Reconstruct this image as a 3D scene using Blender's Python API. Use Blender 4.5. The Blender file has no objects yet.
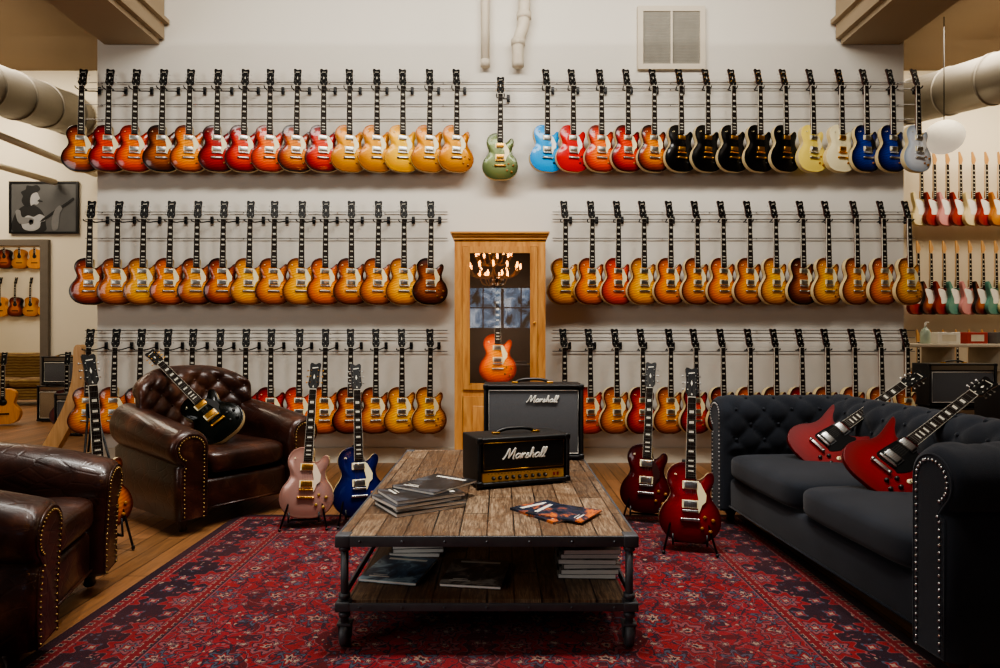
import bpy, bmesh, math, random
from mathutils import Vector, Matrix
random.seed(7)
SC=bpy.context.scene
COL=SC.collection
pi=math.pi
CAMZ=1.19

# ------------------------------------------------------------------ helpers
def hx(s):
    r=[int(s[i:i+2],16)/255 for i in (0,2,4)]
    return tuple([(c/12.92 if c<=0.04045 else ((c+0.055)/1.055)**2.4) for c in r]+[1.0])

class G:
    def __init__(s,name):
        s.mat=bpy.data.materials.new(name); s.mat.use_nodes=True
        s.nt=s.mat.node_tree; s.b=s.nt.nodes['Principled BSDF']
        s.tc=None
    def n(s,t,**kw):
        n=s.nt.nodes.new(t)
        for k,v in kw.items(): setattr(n,k,v)
        return n
    def l(s,a,b): s.nt.links.new(a,b)
    def put(s,sock,v):
        if isinstance(v,bpy.types.NodeSocket): s.l(v,sock)
        else: sock.default_value=v
    def obj(s):
        if s.tc is None: s.tc=s.n('ShaderNodeTexCoord')
        return s.tc.outputs['Object']
    def m(s,op,a,b=None,c=None):
        n=s.n('ShaderNodeMath',operation=op)
        s.put(n.inputs[0],a)
        if b is not None: s.put(n.inputs[1],b)
        if c is not None: s.put(n.inputs[2],c)
        return n.outputs[0]
    def mix(s,f,a,b,mode='MIX'):
        n=s.n('ShaderNodeMix',data_type='RGBA',blend_type=mode)
        s.put(n.inputs[0],f); s.put(n.inputs[6],a); s.put(n.inputs[7],b)
        return n.outputs[2]
    def noise(s,scale,detail=3,vec=None,rough=.5,dist=0):
        n=s.n('ShaderNodeTexNoise'); n.inputs['Scale'].default_value=scale
        n.inputs['Detail'].default_value=detail; n.inputs['Roughness'].default_value=rough
        n.inputs['Distortion'].default_value=dist
        s.l(vec if vec is not None else s.obj(),n.inputs['Vector'])
        return n
    def ramp(s,fac,stops,interp='LINEAR'):
        n=s.n('ShaderNodeValToRGB'); s.l(fac,n.inputs[0]); cr=n.color_ramp
        cr.interpolation=interp
        while len(cr.elements)<len(stops): cr.elements.new(.5)
        for e,(p,c) in zip(cr.elements,stops): e.position=p; e.color=c
        return n.outputs[0]
    def mapping(s,scale=(1,1,1),rot=(0,0,0),vec=None):
        n=s.n('ShaderNodeMapping'); n.inputs['Scale'].default_value=scale; n.inputs['Rotation'].default_value=rot
        s.l(vec if vec is not None else s.obj(),n.inputs['Vector']); return n.outputs[0]
    def bump(s,h,strength=.2,dist=.01):
        n=s.n('ShaderNodeBump'); n.inputs['Strength'].default_value=strength; n.inputs['Distance'].default_value=dist
        s.l(h,n.inputs['Height']); s.l(n.outputs[0],s.b.inputs['Normal'])
    def set(s,**k):
        for a,v in k.items(): s.put(s.b.inputs[a.replace('_',' ')],v)
        return s

def dark(c,f): return (c[0]*f,c[1]*f,c[2]*f,1)
def simple(name,c,rough=.5,metal=0,var=.15,ns=12,bump=0,coat=0,spec=.5):
    if isinstance(c,str): c=hx(c)
    g=G(name); nz=g.noise(ns)
    g.set(Base_Color=g.mix(nz.outputs[0],dark(c,1-var),dark(c,1+var)),Roughness=rough,Metallic=metal,Coat_Weight=coat)
    g.b.inputs['Specular IOR Level'].default_value=spec
    if bump: g.bump(nz.outputs[0],bump)
    return g.mat
def wood(name,c1,c2,rough=.45,scale=(14,14,1.2),coat=0.0,bump=.1,spec=.5):
    g=G(name); v=g.mapping(scale)
    nz=g.noise(3,6,v,.6,.6)
    col=g.ramp(nz.outputs[0],[(.3,hx(c1)),(.7,hx(c2))])
    g.set(Base_Color=col,Roughness=rough,Coat_Weight=coat); g.bump(nz.outputs[0],bump,.004)
    g.b.inputs['Specular IOR Level'].default_value=spec
    return g.mat
def emis(name,c,st):
    g=G(name); nz=g.noise(3); c=hx(c)
    g.set(Base_Color=c,Emission_Color=g.mix(nz.outputs[0],dark(c,.9),c),Emission_Strength=st)
    return g.mat

class MB:
    def __init__(s): s.v=[];s.f=[];s.m=[];s.s=[]
    def add(s,vs,fs,mat=0,smooth=False,M=None):
        o=len(s.v)
        for p in vs:
            p=Vector(p); s.v.append(M@p if M is not None else p)
        for f in fs: s.f.append([o+i for i in f]); s.m.append(mat); s.s.append(smooth)
        return s
    def box(s,c,d,mat=0,M=None,bev=0):
        x,y,z=[q/2 for q in d]; C=Vector(c)
        if bev<=0:
            vs=[C+Vector((i*x,j*y,k*z)) for i in(-1,1) for j in(-1,1) for k in(-1,1)]
            return s.add(vs,[(0,1,3,2),(4,6,7,5),(0,4,5,1),(2,3,7,6),(0,2,6,4),(1,5,7,3)],mat,False,M)
        bm=bmesh.new(); bmesh.ops.create_cube(bm,size=1)
        for v in bm.verts: v.co=Vector((v.co.x*d[0],v.co.y*d[1],v.co.z*d[2]))+C
        bmesh.ops.bevel(bm,geom=list(bm.edges),offset=bev,segments=3,affect='EDGES',profile=.5)
        bm.verts.index_update()
        vs=[v.co.copy() for v in bm.verts]; fs=[[v.index for v in f.verts] for f in bm.faces]; bm.free()
        return s.add(vs,fs,mat,True,M)
    def tube(s,pts,r,n=8,mat=0,closed=False,M=None,smooth=True):
        pts=[Vector(p) for p in pts]; k=len(pts); vs=[];fs=[]
        up=None
        for i,p in enumerate(pts):
            if closed: t=(pts[(i+1)%k]-pts[i-1])
            else: t=pts[min(i+1,k-1)]-pts[max(i-1,0)]
            t.normalize()
            if up is None:
                up=Vector((0,0,1)) if abs(t.z)<.9 else Vector((1,0,0))
            a=t.cross(up); 
            if a.length<1e-5: a=t.orthogonal()
            a.normalize(); b=a.cross(t).normalized(); up=b
            rr=r[i] if isinstance(r,(list,tuple)) else r
            for j in range(n):
                an=2*pi*j/n; vs.append(p+a*math.cos(an)*rr+b*math.sin(an)*rr)
        rng=k if closed else k-1
        for i in range(rng):
            for j in range(n):
                i2=(i+1)%k
                fs.append((i*n+j,i*n+(j+1)%n,i2*n+(j+1)%n,i2*n+j))
        if not closed:
            fs.append(tuple(range(n))); fs.append(tuple((k-1)*n+j for j in range(n)))
        return s.add(vs,fs,mat,smooth,M)
    def cyl(s,a,b,r,n=16,mat=0,M=None,r2=None):
        return s.tube([a,b],[r,r if r2 is None else r2],n,mat,False,M)
    def lathe(s,prof,n=20,mat=0,M=None):
        vs=[];fs=[];k=len(prof)
        for r,z in prof:
            for j in range(n):
                a=2*pi*j/n; vs.append((r*math.cos(a),r*math.sin(a),z))
        for i in range(k-1):
            for j in range(n): fs.append((i*n+j,i*n+(j+1)%n,(i+1)*n+(j+1)%n,(i+1)*n+j))
        fs.append(tuple(range(n))); fs.append(tuple((k-1)*n+j for j in range(n)))
        return s.add(vs,fs,mat,True,M)
    def sphere(s,c,r,mat=0,n=10,M=None,sc=(1,1,1)):
        c=Vector(c); vs=[];fs=[];k=max(4,n//2)
        for i in range(k+1):
            th=pi*(i+.001*(i==0)-.001*(i==k))/k
            for j in range(n):
                a=2*pi*j/n; vs.append(c+Vector((r*sc[0]*math.sin(th)*math.cos(a),r*sc[1]*math.sin(th)*math.sin(a),r*sc[2]*math.cos(th))))
        for i in range(k):
            for j in range(n): fs.append((i*n+j,i*n+(j+1)%n,(i+1)*n+(j+1)%n,(i+1)*n+j))
        return s.add(vs,fs,mat,True,M)
    def super(s,c,d,mat=0,e=.3,n=40,k=20,M=None,puff=0):
        vs=[];fs=[]; sg=lambda q,p:math.copysign(abs(q)**p,q)
        for i in range(k+1):
            ph=-pi/2+pi*i/k
            ph=max(-pi/2+.01,min(pi/2-.01,ph))
            for j in range(n):
                a=2*pi*j/n
                x=sg(math.cos(ph),e*1.2)*sg(math.cos(a),e); y=sg(math.cos(ph),e*1.2)*sg(math.sin(a),e); z=sg(math.sin(ph),e*1.6)
                z*=1+puff*(1-min(1,x*x))*(1-min(1,y*y))
                vs.append((c[0]+x*d[0]/2,c[1]+y*d[1]/2,c[2]+z*d[2]/2))
        for i in range(k):
            for j in range(n): fs.append((i*n+j,i*n+(j+1)%n,(i+1)*n+(j+1)%n,(i+1)*n+j))
        fs.append(tuple(range(n))); fs.append(tuple(k*n+j for j in range(n)))
        return s.add(vs,fs,mat,True,M)
    def prism(s,out,y0,y1,mat=0,M=None,shear=0,z0=0,smooth=False):
        """outline in x,z extruded along y"""
        n=len(out); vs=[(x,y0+shear*(z-z0),z) for x,z in out]+[(x,y1+shear*(z-z0),z) for x,z in out]
        fs=[tuple(range(n)),tuple(range(n,2*n))]+[(i,(i+1)%n,n+(i+1)%n,n+i) for i in range(n)]
        return s.add(vs,fs,mat,smooth,M)
    def mesh(s,name,mats,attr=None):
        me=bpy.data.meshes.new(name); me.from_pydata([tuple(v) for v in s.v],[],s.f)
        for m in mats: me.materials.append(m)
        me.polygons.foreach_set('material_index',s.m); me.polygons.foreach_set('use_smooth',s.s)
        if attr:
            a=me.attributes.new('burst','FLOAT','POINT'); a.data.foreach_set('value',attr)
        bm=bmesh.new(); bm.from_mesh(me); bmesh.ops.recalc_face_normals(bm,faces=bm.faces); bm.to_mesh(me); bm.free()
        me.update(); return me
    def obj(s,name,mats,parent=None,M=None,**kw):
        me=s.mesh(name,mats); return mkobj(name,me,parent,M,**kw)

def mkobj(name,data,parent=None,M=None,**kw):
    o=bpy.data.objects.new(name,data); COL.objects.link(o)
    if parent is not None: o.parent=parent
    if M is not None: o.matrix_basis=M
    for k,v in kw.items(): o[k]=v
    return o
def root(name,label,category,M=None,group=None):
    o=bpy.data.objects.new(name,None); o.empty_display_size=.1; COL.objects.link(o)
    if M is not None: o.matrix_basis=M
    o['label']=label; o['category']=category
    if group: o['group']=group
    return o
def TR(x,y,z,rz=0): return Matrix.Translation((x,y,z))@Matrix.Rotation(math.radians(rz),4,'Z')
def catmull(P,sub=5,closed=True):
    out=[];n=len(P)
    rng=range(n) if closed else range(n-1)
    for i in rng:
        if closed: p0,p1,p2,p3=P[i-1],P[i],P[(i+1)%n],P[(i+2)%n]
        else: p0,p1,p2,p3=P[max(i-1,0)],P[i],P[i+1],P[min(i+2,n-1)]
        for k in range(sub):
            t=k/sub
            out.append(tuple(.5*((2*b)+(-a+c)*t+(2*a-5*b+4*c-d)*t*t+(-a+3*b-3*c+d)*t**3) for a,b,c,d in zip(p0,p1,p2,p3)))
    if not closed: out.append(tuple(P[-1]))
    return out
def struct(o): o['kind']='structure'; return o

# ------------------------------------------------------------------ materials
M_nickel=simple('nickel','b8b8b4',.3,1,.05)
M_fret=simple('fret_wire','6c6a64',.6,.7,.05)
M_gold=simple('gold_plate','d0983c',.3,1,.05)
M_blackmetal=simple('black_metal','141416',.45,.3)
M_blackpl=simple('black_plastic','0a0a0b',.4)
M_cream=simple('cream_plastic','e9dcae',.45)
M_bind=simple('cream_binding','cdb98a',.5,spec=.2)
M_white=simple('white_plastic','e8e6e0',.45)
M_mahog=wood('mahogany','4a1608','6c2410',.35,coat=.2)
M_mahogdark=wood('mahogany_dark','2c1009','42180e',.35,coat=.2)
M_rose=wood('rosewood','100805','1e100a',.8,spec=.12)
M_maple=wood('maple','b08048','cca068',.4)
M_spruce=wood('spruce','c07830','d8943c',.4)
M_pearl=simple('pearl_inlay','cfcaba',.6,spec=.2)
M_head=simple('black_lacquer','050506',.5,spec=.2)
M_string=simple('string_steel','5c5850',.6,.8)
M_amber=simple('amber_knob','8c5810',.35,0,.1,coat=.2)

def burst(name,c,m,e,flame=.25,metal=0,rough=.3,coat=.3):
    g=G(name); a=g.n('ShaderNodeAttribute'); a.attribute_name='burst'
    col=g.ramp(a.outputs['Fac'],[(.34,hx(c)),(.68,hx(m)),(.95,hx(e))])
    if flame:
        w=g.n('ShaderNodeTexWave'); w.bands_direction='Z'
        g.l(g.mapping((1,1,1),(0,.25,0)),w.inputs['Vector']); w.inputs['Scale'].default_value=14; w.inputs['Distortion'].default_value=6; w.inputs['Detail'].default_value=2
        f=g.m('MULTIPLY',w.outputs[1],flame)
        col=g.mix(f,col,(.3,.1,.02,1),'MULTIPLY')
    g.set(Base_Color=col,Roughness=rough,Metallic=metal,Coat_Weight=coat)
    g.b.inputs['Coat Roughness'].default_value=.05; g.b.inputs['Specular IOR Level'].default_value=.2
    return g.mat
FIN={}
def fin(k,c,m,e,desc,flame=.42,side=None,pg=M_cream,hw=M_nickel,kn=M_amber,metal=0,rough=.3,coat=.4):
    top=burst('finish_'+k,c,m,e,flame,metal,rough,coat)
    sd=side if side is not None else M_mahog
    FIN[k]=(top,sd,pg,hw,kn,desc)
fin('tobacco','f08c0c','9c3404','100302','tobacco sunburst')
fin('cherry','ec3c04','a80804','340202','cherry sunburst')
fin('red','b80c04','840603','280202','deep red burst')
fin('orange','fc7804','d83402','601002','orange sunburst')
fin('amber','ffa004','dc6402','4c1602','amber sunburst')
fin('gold','cc8c00','b87400','8c5000','metallic golden yellow',flame=.1,metal=.2,rough=.35,coat=.2)
fin('yellow','e4b000','d49800','b07800','solid bright yellow gold',flame=0,metal=.1,rough=.35,coat=.2)
fin('honey','fca41c','c8640c','481804','honey sunburst')
fin('lemon','ffc028','e4900c','5c2804','pale lemon sunburst')
fin('iced','f8a830','b05010','300c04','iced tea sunburst')
fin('brown','b86018','642804','0c0302','dark brown burst')
for k,c,d in (('black','040405','glossy black'),('cream','ecd468','cream yellow'),('ivory','ece0b4','ivory white')):
    sd=simple('side_'+k,c,.3,coat=.2)
    fin(k,c,c,c,d,0,sd,M_blackpl if k=='black' else M_cream,M_gold if k!='cream' else M_nickel,M_blackpl if k=='black' else M_amber)
fin('blackgreen','040806','040806','020302','glossy dark green-black',0,simple('side_blackgreen','030504',.2,coat=.2),M_blackpl,M_gold,M_blackpl,rough=.2,coat=.1)
fin('sky','0098dc','0098dc','0080c4','sky blue',0,simple('side_sky','0088cc',.3,coat=.2),M_white,M_nickel,M_blackpl)
fin('scarlet','cc0008','c00004','a00004','bright scarlet red',0,simple('side_scarlet','a80008',.3,coat=.2),M_white,M_nickel,M_blackpl)
fin('blueburst','0c38a0','08206c','02061c','deep blue burst',.3,simple('side_blueburst','04103c',.3,coat=.2),M_blackpl)
fin('silver','e4e8ec','ccd4dc','98a4b0','silvery white',0,simple('side_silver','a8b0b8',.3,coat=.2),M_white,metal=0)
fin('green','78845a','606c40','3c4424','metallic sage green',0,simple('side_green','404a28',.3,coat=.2),M_cream,M_gold,M_amber,metal=.25,coat=.2)
fin('pink','b48c82','ac8478','946c60','pale metallic rose',0,simple('side_pink','8c645a',.3,coat=.2),simple('rose_cream','dccab0',.45),M_gold,simple('gold_knob','a8843c',.35,.6),metal=.35)
fin('navy','14206c','0e1854','080c34','metallic navy blue',0,simple('side_navy','080e34',.3,coat=.2),M_cream,M_nickel,M_amber,metal=.3)
fin('wine','5c0408','440206','240104','wine red',.15,M_mahogdark,simple('wine_guard','2c0c0c',.4))
fin('ruby','90040a','700408','400204','ruby red',.1,simple('side_ruby','54040a',.3,coat=.2))
fin('sgred','780305','700205','540204','deep cherry red',.08,simple('side_sgred','540206',.4,coat=.05),simple('pickguard_black','040404',.6,spec=.1),M_nickel,M_blackpl,rough=.4,coat=.12)
fin('vivid','ff9810','e86004','842004','bright amber sunburst',.3,rough=.6,coat=0)

# ------------------------------------------------------------------ guitars
LP=[(0,0),(.06,.003),(.118,.028),(.156,.076),(.166,.13),(.150,.188),(.119,.232),(.108,.265),(.112,.298),(.125,.335),(.125,.366),(.111,.384),(.092,.380),(.072,.358),(.050,.344),(.027,.350),(.027,.425),
    (-.027,.434),(-.06,.432),(-.1,.412),(-.125,.372),(-.126,.33),(-.113,.292),(-.107,.262),(-.120,.228),(-.150,.185),(-.166,.13),(-.156,.076),(-.118,.028),(-.06,.003)]
SG=[(0,.002),(.06,.004),(.118,.024),(.155,.066),(.166,.115),(.152,.165),(.127,.205),(.116,.245),(.120,.29),(.132,.342),(.141,.400),(.118,.388),(.094,.350),(.06,.318),(.03,.322),(.027,.36),
    (-.027,.36),(-.03,.322),(-.06,.318),(-.094,.350),(-.118,.388),(-.141,.400),(-.132,.342),(-.120,.29),(-.116,.245),(-.127,.205),(-.152,.165),(-.166,.115),(-.155,.066),(-.118,.024),(-.06,.004)]
ST=[(0,0),(.07,.0),(.13,.03),(.158,.08),(.15,.135),(.118,.19),(.105,.235),(.118,.29),(.13,.34),(.12,.375),(.1,.365),(.075,.32),(.05,.30),(.027,.31),(.027,.345),(-.027,.345),(-.03,.32),(-.06,.33),(-.095,.385),(-.125,.43),(-.145,.415),(-.142,.35),(-.118,.28),(-.108,.23),(-.125,.18),(-.158,.12),(-.158,.06),(-.12,.015),(-.06,.0)]
AC=[(0,0),(.09,.004),(.16,.04),(.195,.11),(.19,.18),(.15,.24),(.125,.285),(.135,.34),(.148,.39),(.13,.44),(.08,.475),(0,.48),(-.08,.475),(-.13,.44),(-.148,.39),(-.135,.34),(-.125,.285),(-.15,.24),(-.19,.18),(-.195,.11),(-.16,.04),(-.09,.004)]
def body_mesh(name,ctrl,yb,yr,yt,cz,carve=True,mats=(None,None,None)):
    o=catmull(ctrl,4); mb=MB(); att=[]
    if carve:
        R=[(.5,yb,0,1),(.975,yb,0,1),(.997,yb-.004,0,1),(1,yb-.009,1,1),(1,yr+.004,1,2),(1,yr,1,2),(.985,yr-.0025,1,0),(.955,yr-.002,.96,0),(.9,yr-.003,.88,0),(.8,yr*.45+yt*.55,.76,0),(.65,yr*.15+yt*.85,.6,0),(.45,yt,.4,0),(.2,yt,.1,0)]
    else:
        R=[(.5,yb,0,1),(.97,yb,0,1),(.995,yb-.003,0,1),(1,yb-.007,1,1),(1,yt+.005,1,0),(.993,yt+.0015,.97,0),(.98,yt,.9,0),(.975,yt,.88,0),(.7,yt,.7,0),(.45,yt,.4,0),(.2,yt,.1,0)]
    n=len(o)
    for s,y,t,m in R:
        for x,z in o:
            mb.v.append(Vector((x*s,y,cz+(z-cz)*s))); att.append(t)
    for i in range(len(R)-1):
        for j in range(n):
            mb.f.append([i*n+j,i*n+(j+1)%n,(i+1)*n+(j+1)%n,(i+1)*n+j]); mb.m.append(R[i+1][3]); mb.s.append(carve or i<6)
    c0=len(mb.v); mb.v.append(Vector((0,yb,cz))); att.append(0); mb.v.append(Vector((0,yt,cz))); att.append(0)
    for j in range(n):
        mb.f.append([j,(j+1)%n,c0]); mb.m.append(1); mb.s.append(True)
        k=(len(R)-1)*n; mb.f.append([k+j,k+(j+1)%n,c0+1]); mb.m.append(0); mb.s.append(carve)
    return mb.mesh(name,mats,att)
FB_Y=-.042
def neck_mesh(mat,z0=.36,z1=.80):
    mb=MB(); vs=[];fs=[];n=9
    for i,z in enumerate((z0,.44,.46,z1)):
        w=.0275-(z-.345)/(.455)*.006; dp=.030 if i<2 else .021
        for j in range(n):
            a=pi*j/(n-1); vs.append((w*math.cos(a),-.034+dp*math.sin(a),z))
    for i in range(3):
        for j in range(n-1): fs.append((i*n+j,i*n+j+1,(i+1)*n+j+1,(i+1)*n+j))
        fs.append((i*n,i*n+n-1,(i+1)*n+n-1,(i+1)*n))
    fs.append(tuple(range(n))); fs.append(tuple(3*n+j for j in range(n)))
    mb.add(vs,fs,0,True); return mb.mesh('neck',[mat])
def fb_mesh(board,inlay,dots=False,z0=.345):
    mb=MB(); hw=lambda z:.0275-(z-.345)/.455*.006
    mb.prism([(-hw(z0),z0),(hw(z0),z0),(hw(.8),.8),(-hw(.8),.8)],-.034,FB_Y,0)
    fr=[.80-.628*(1-2**(-k/12)) for k in range(0,23)]
    for k in range(1,22):
        z=fr[k]
        if z<z0+.004: continue
        mb.box((0,FB_Y-.0004,z),(2*hw(z),.0012,.0014),1)
    mb.box((0,FB_Y-.0007,.8),(.043,.003,.004),2)
    for k in (3,5,7,9,12,15,17,19):
        z=(fr[k]+fr[k-1])/2; h=(fr[k-1]-fr[k])*.5; w=hw(z)*(.55 if not dots else .25)
        if z-h/2<z0: continue
        if dots: h=.007
        mb.box((0,FB_Y-.0002,z),(2*w,.0008,h),2)
    for sx in(-1,1):
        mb.prism([(sx*hw(z0),z0),(sx*(hw(z0)+.001),z0),(sx*(hw(.8)+.001),.8),(sx*hw(.8),.8)],-.034,FB_Y-.0003,2)
    return mb.mesh('fretboard',[board,M_fret,inlay])
def head_mesh():
    mb=MB()
    half=[(.0215,.797),(.0235,.810),(.0335,.828),(.0340,.838),(.0315,.87),(.0305,.90),(.0315,.93),(.0345,.955),(.0350,.966),(.029,.976),(.018,.976),(.008,.970),(0,.967)]
    o=half+[(-x,z) for x,z in reversed(half[:-1])]
    mb.prism(o,-.024,-.037,1,None,.24,.80)
    mb.prism(o,-.037,-.039,0,None,.24,.80)
    mb.prism([(0,.865),(.005,.88),(0,.90),(-.005,.88)],-.039,-.0396,2,None,.24,.80)
    mb.prism([(-.017,.938),(.018,.943),(.018,.948),(-.017,.943)],-.039,-.0396,2,None,.24,.80)
    mb.prism([(-.004,.812),(.004,.812),(0,.826)],-.039,-.0396,2,None,.24,.80)
    return mb.mesh('headstock',[M_head,M_mahogdark,M_pearl])
def peg_mb(mb,sx,z,hi=10):
    y=-.037+.24*(z-.8)
    mb.cyl((sx*.022,y-.010,z),(sx*.022,y+.018,z),.003,6,0)
    mb.cyl((sx*.022,y+.018,z),(sx*.048,y+.018,z),.0018,5,0)
    mb.sphere((sx*.048,y+.018,z),.0065,1,8,None,(.7,.4,1))
PEGZ=(.845,.885,.925)
def strings_mesh(zb=.125):
    mb=MB()
    for i in range(6):
        f=(i-2.5)/2.5; r=.0005-.00003*i
        hz=PEGZ[(i if i<3 else 5-i)]; sx=-1 if i<3 else 1
        mb.tube([(f*.026,-.05,zb),(f*.0255,-.053,.172),(f*.0175,FB_Y-.0025,.8),(sx*.021,-.043+.24*(hz-.8),hz)],r,3,0,smooth=False)
    return mb.mesh('strings',[M_string])
def pickup_mesh():
    mb=MB(); mb.box((0,-.003,0),(.088,.006,.044),1,None); mb.box((0,-.008,0),(.069,.012,.037),0,None,.003)
    for i in range(6): mb.cyl((-.026+i*.0104,-.0145,.009),(-.026+i*.0104,-.0136,.009),.0024,6,0)
    return mb.mesh('pickup',[M_nickel,M_cream])
def knob_mesh():
    mb=MB(); M=Matrix.Rotation(pi/2,4,'X'); mb.lathe([(.0108,0),(.0108,.003),(.009,.012),(.008,.014),(.003,.0145)],12,0,M); return mb.mesh('knob',[M_amber])
def bridge_mesh():
    mb=MB(); mb.box((0,-.045,.172),(.085,.010,.012),0,None,.003)
    for i in range(6): mb.box((-.026+i*.0104,-.051,.172),(.006,.003,.009),0)
    for s in(-1,1): mb.cyl((s*.038,-.047,.172),(s*.038,-.03,.172),.006,8,0)
    return mb.mesh('bridge',[M_nickel])
def tail_mesh():
    mb=MB(); mb.box((0,-.045,.125),(.088,.012,.016),0,None,.004)
    for s in(-1,1): mb.cyl((s*.044,-.052,.125),(s*.044,-.03,.125),.009,10,0)
    return mb.mesh('tailpiece',[M_nickel])
def pg_mesh(sg=False):
    mb=MB()
    if not sg:
        o=[(.031,.335),(.052,.325),(.085,.262),(.082,.225),(.062,.205),(.048,.165),(.042,.16),(.042,.24),(.031,.29)]
        mb.prism(o,-.0405,-.0435,0); mb.cyl((.06,-.041,.22),(.06,-.03,.22),.004,6,1)
    else:
        o=catmull([(-.045,.30),(-.04,.33),(.03,.322),(.06,.312),(.088,.328),(.098,.305),(.09,.255),(.095,.205),(.066,.155),(.046,.16),(-.046,.16),(-.055,.2),(-.05,.26)],3)
        mb.prism(o,-.031,-.0345,0)
    return mb.mesh('pickguard',[M_cream,M_nickel])
def switch_mesh():
    mb=MB(); mb.cyl((0,0,0),(0,-.002,0),.012,12,0); mb.cyl((0,0,0),(0,-.014,.003),.0025,6,1); mb.sphere((0,-.016,.0035),.0045,0,6); return mb.mesh('toggle_switch',[M_cream,M_nickel])
def peg_one(sx,z):
    mb=MB(); peg_mb(mb,sx,z); return mb.mesh('tuning_peg',[M_nickel,M_nickel])
T=dict(lp=body_mesh('guitar_body',LP,.026,-.02,-.035,.2,True,(M_head,M_mahog,M_bind)),
       sg=body_mesh('guitar_body_double_cut',SG,.000,-.026,-.032,.19,False,(M_head,M_mahog,M_cream)),
       neck=neck_mesh(M_mahog),neckd=neck_mesh(M_mahogdark),fb=fb_mesh(M_rose,M_pearl),head=head_mesh(),
       strings=strings_mesh(),pu=pickup_mesh(),knob=knob_mesh(),bridge=bridge_mesh(),tail=tail_mesh(),pg=pg_mesh(),pgsg=pg_mesh(True),sw=switch_mesh())
PEG1=[peg_one(sx,z) for sx in(-1,1) for z in PEGZ]
def sset(o,i,m): o.material_slots[i].link='OBJECT'; o.material_slots[i].material=m
def frame(P,up,nrm,zc=0.0):
    Z=Vector(up).normalized(); Y=-Vector(nrm); Y=(Y-Z*Y.dot(Z)).normalized(); X=Y.cross(Z)
    M=Matrix(((X.x,Y.x,Z.x,0),(X.y,Y.y,Z.y,0),(X.z,Y.z,Z.z,0),(0,0,0,1)))
    return Matrix.Translation(Vector(P)-Z*zc)@M
def guitar(M,k,where,group=None,kind='lp',fine=False,pg=True):
    top,side,pgm,hw,kn,desc=FIN[k]
    r=root('electric_guitar',f"{desc} electric guitar {where}",'guitar',M,group)
    b=mkobj('body',T[kind],r); sset(b,0,top); sset(b,1,side)
    if kind=='sg': sset(b,2,side)
    mkobj('neck',T['neckd' if k in('black','wine','brown','sgred') else 'neck'],r); mkobj('fretboard',T['fb'],r); mkobj('headstock',T['head'],r)
    for me in PEG1:
        p=mkobj('tuning_peg',me,r); sset(p,0,hw); sset(p,1,hw if fine else M_nickel)
    mkobj('strings',T['strings'],r)
    yo=-.035 if kind=='lp' else -.033
    for z in(.208,.312):
        p=mkobj('pickup',T['pu'],r,TR(0,yo,z)); sset(p,0,hw)
        if k=='black' or kind=='sg': sset(p,1,M_blackpl)
    p=mkobj('bridge',T['bridge'],r); sset(p,0,hw)
    p=mkobj('tailpiece',T['tail'],r); sset(p,0,hw)
    if pg:
        p=mkobj('pickguard',T['pgsg' if kind=='sg' else 'pg'],r); sset(p,0,pgm)
    kp=[(.078,.142),(.122,.128),(.064,.082),(.108,.068)] if kind=='lp' else [(.082,.128),(.12,.105),(.062,.085),(.1,.062)]
    for x,z in kp:
        p=mkobj('knob',T['knob'],r,TR(x,-.027 if kind=='lp' else -.032,z)); sset(p,0,kn)
    p=mkobj('toggle_switch',T['sw'],r,TR(-.078,-.026,.36) if kind=='lp' else TR(.125,-.032,.16))
    return r

WY=5.95
mbh=MB()
mbh.box((.075,.145,.03),(.03,.012,.07),0,None,.003)
mbh.tube([(.075,.14,.02),(.06,.10,.01),(.03,.06,-.005),(.0,.035,-.01)],.006,8,0)
mbh.tube([(-.034,-.045,.004),(-.036,-.03,-.006),(-.032,.02,-.01),(0,.035,-.01),(.032,.02,-.01),(.036,-.03,-.006),(.034,-.045,.004)],.0055,8,0)
ME_hang=mbh.mesh('guitar_hanger',[M_blackmetal])
def wallguitar(x,zt,k,grp,yaw=None):
    yaw=math.radians(16+random.uniform(-1.5,1.5)) if yaw is None else yaw
    nrm=(math.sin(yaw),-math.cos(yaw),0); roll=random.uniform(-.008,.008)
    M=frame((x,WY,zt-.982),(roll,.035,1),nrm)
    guitar(M,k,'hanging on the wall rail',grp)
    h=mkobj('guitar_hanger',ME_hang,None,Matrix.Translation((x+roll*.8,WY+.005,zt-.982+.785)))
    h['label']='black metal guitar hanger fixed to the wall rails'; h['category']='guitar hanger'; h['group']='guitar hangers on the wall'
S=107.0
r1L=['tobacco','cherry','orange','brown','amber','red','cherry','orange','tobacco','cherry','gold','gold','yellow','gold','gold']
x1L=[84,111,137,164,191,219,245,271,297,324,350,377,403,429,456]
r1R=['sky','scarlet','orange','cherry','tobacco','black','black','black','black','black','cream','ivory','blueburst','blueburst','silver']
x1R=[546,572,600,626,652,679,705,731,757,783,810,838,863,889,914]
r2L=['tobacco','honey','lemon','amber','iced','tobacco','lemon','honey','lemon','amber','iced','honey','lemon','brown']
x2L=[92,119,145,171,198,224,250,275,302,326,352,378,404,430]
r2R=['lemon','amber','orange','lemon','amber','honey','amber','honey','lemon','brown','lemon','honey','amber','lemon']
x2R=[564,590,616,642,668,695,721,747,773,800,825,853,880,906]
r3L=['honey','amber','tobacco','iced','cherry','honey','cherry','cherry','orange','amber','tobacco','iced','lemon','lemon']
x3L=[90,116,142,168,194,221,247,272,300,325,351,376,402,429]
r3R=['brown','orange','honey','cherry','honey','cherry','tobacco','amber','iced','cherry','honey','amber','honey','iced']
x3R=[563,589,615,641,668,694,721,747,773,799,824,851,878,903]
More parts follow.
